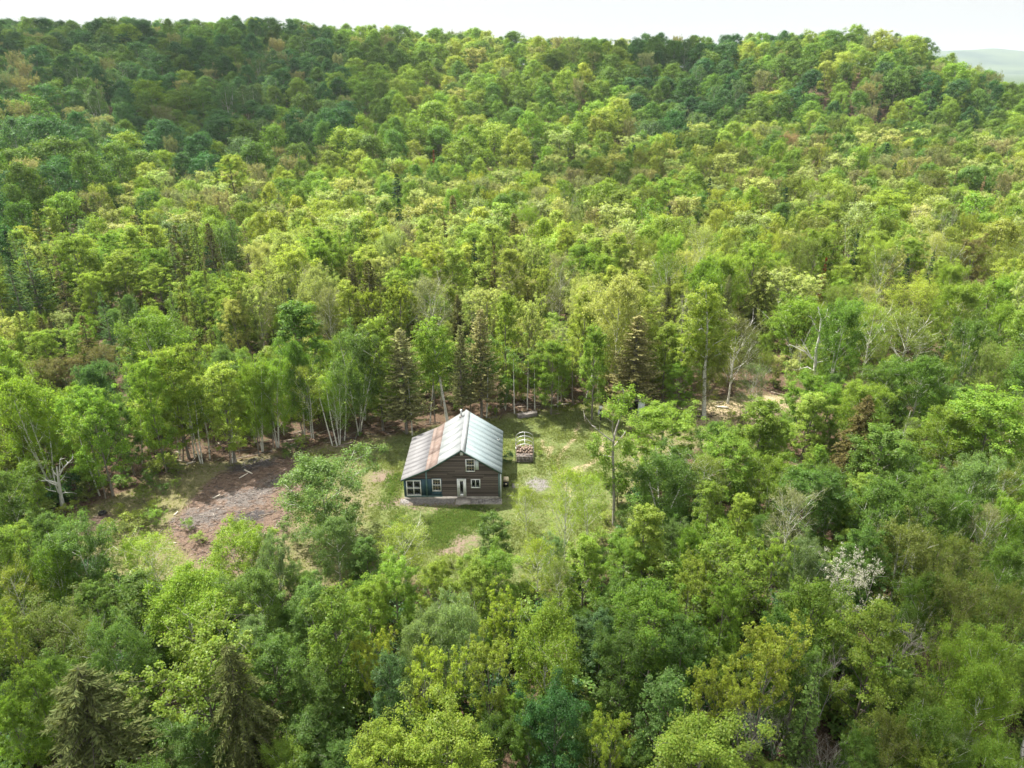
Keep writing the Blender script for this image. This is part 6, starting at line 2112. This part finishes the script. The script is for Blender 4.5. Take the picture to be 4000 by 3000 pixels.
def grass(name, polys, n, hr, colours, label, seed, avoid=()):
    r = np.random.RandomState(seed)
    allp = np.vstack(polys); lo_, hi_ = allp.min(0), allp.max(0)
    m = int(n * 3.2)
    c = lo_ + (hi_ - lo_) * r.rand(m, 2)
    ok = np.zeros(m, bool)
    for p in polys: ok |= soft(p, c[:, 0], c[:, 1], 1.3) > r.rand(m) * 0.9 + 0.08
    for p in avoid: ok &= soft(p, c[:, 0], c[:, 1], 1.0) < r.rand(m) * 0.95 + 0.05
    ok &= ~((c[:, 0] > -11.2) & (c[:, 0] < -0.9) & (c[:, 1] > 59.3) & (c[:, 1] < 69.2))
    patch = 1.5 * (vnoise(c[:, 0] * 0.45, c[:, 1] * 0.45, 1) - 0.5) + 1.3 * (vnoise(c[:, 0] * 1.3, c[:, 1] * 1.3, 2) - 0.5)
    ok &= (patch + r.normal(size=m) * 0.5) > -0.25
    c, patch = c[ok][:n], patch[ok][:n]
    k = 4
    z = terrain(c[:, 0], c[:, 1])
    base = np.repeat(np.stack([c[:, 0], c[:, 1], z - 0.02], -1), k, 0)
    base[:, :2] += r.normal(size=(len(base), 2)) * 0.07
    tall = np.repeat(np.clip(0.7 + 0.45 * patch, 0.5, 1.6), k)
    h = (hr[0] + (hr[1] - hr[0]) * r.rand(len(base))) * tall
    a = r.rand(len(base)) * 6.28
    w = np.stack([np.cos(a), np.sin(a), np.zeros_like(a)], -1) * (0.018 + 0.03 * r.rand(len(base)))[:, None]
    b = np.stack([r.normal(size=len(a)), r.normal(size=len(a)), np.zeros_like(a)], -1) * 0.35 * h[:, None]
    v = np.stack([base - w, base + w, base + b + np.stack([0 * h, 0 * h, h], -1)], 1).reshape(-1, 3)
    o = link(name, mesh_np(name, v, tris=np.arange(len(v)).reshape(-1, 3), mats=[M['leaf']], rnd=r.rand(len(base))))
    o.color = (*colours, 1)
    return tag(o, label, 'grass', kind='stuff')


grass('grass', [LAWN], 40000, (0.06, 0.20), (0.160, 0.182, 0.072), 'rough spring grass of the yard round the house', 11, [GRAVEL, FRONT, BARE, BARE2])
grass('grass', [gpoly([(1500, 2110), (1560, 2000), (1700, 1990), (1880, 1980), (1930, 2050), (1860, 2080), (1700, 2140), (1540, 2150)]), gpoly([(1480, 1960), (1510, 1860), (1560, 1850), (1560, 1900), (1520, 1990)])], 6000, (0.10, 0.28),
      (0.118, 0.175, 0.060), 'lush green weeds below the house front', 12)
grass('grass', [CLEARING], 16000, (0.08, 0.28), (0.15, 0.165, 0.055), 'dry mixed grass over the rest of the clearing', 13, [LAWN, BURNT, SOIL])
grass('grass', [gpoly([(2080, 1620), (2310, 1590), (2330, 1565), (2100, 1585)]), gpoly([(1150, 1800), (1260, 1790), (1290, 1770), (1200, 1770)])], 3500, (0.2, 0.5), (0.16, 0.20, 0.03), 'bright fern and tall grass along the wood edge', 14)

# ------------------------------------------------------------------ air
m, nt, out = new_mat('haze')
pv = N(nt, 'ShaderNodeVolumePrincipled')
pv.inputs['Color'].default_value = (0.78, 0.89, 1.0, 1)
pv.inputs['Density'].default_value = 0.00007
pv.inputs['Anisotropy'].default_value = 0.2
nt.links.new(pv.outputs[0], out.inputs['Volume'])
hz = MB().box((-9300, -2300, -25), (9300, 9300, 235)).build('haze', m)
tag(hz, 'thin pale haze lying over the woods', 'haze', kind='stuff')
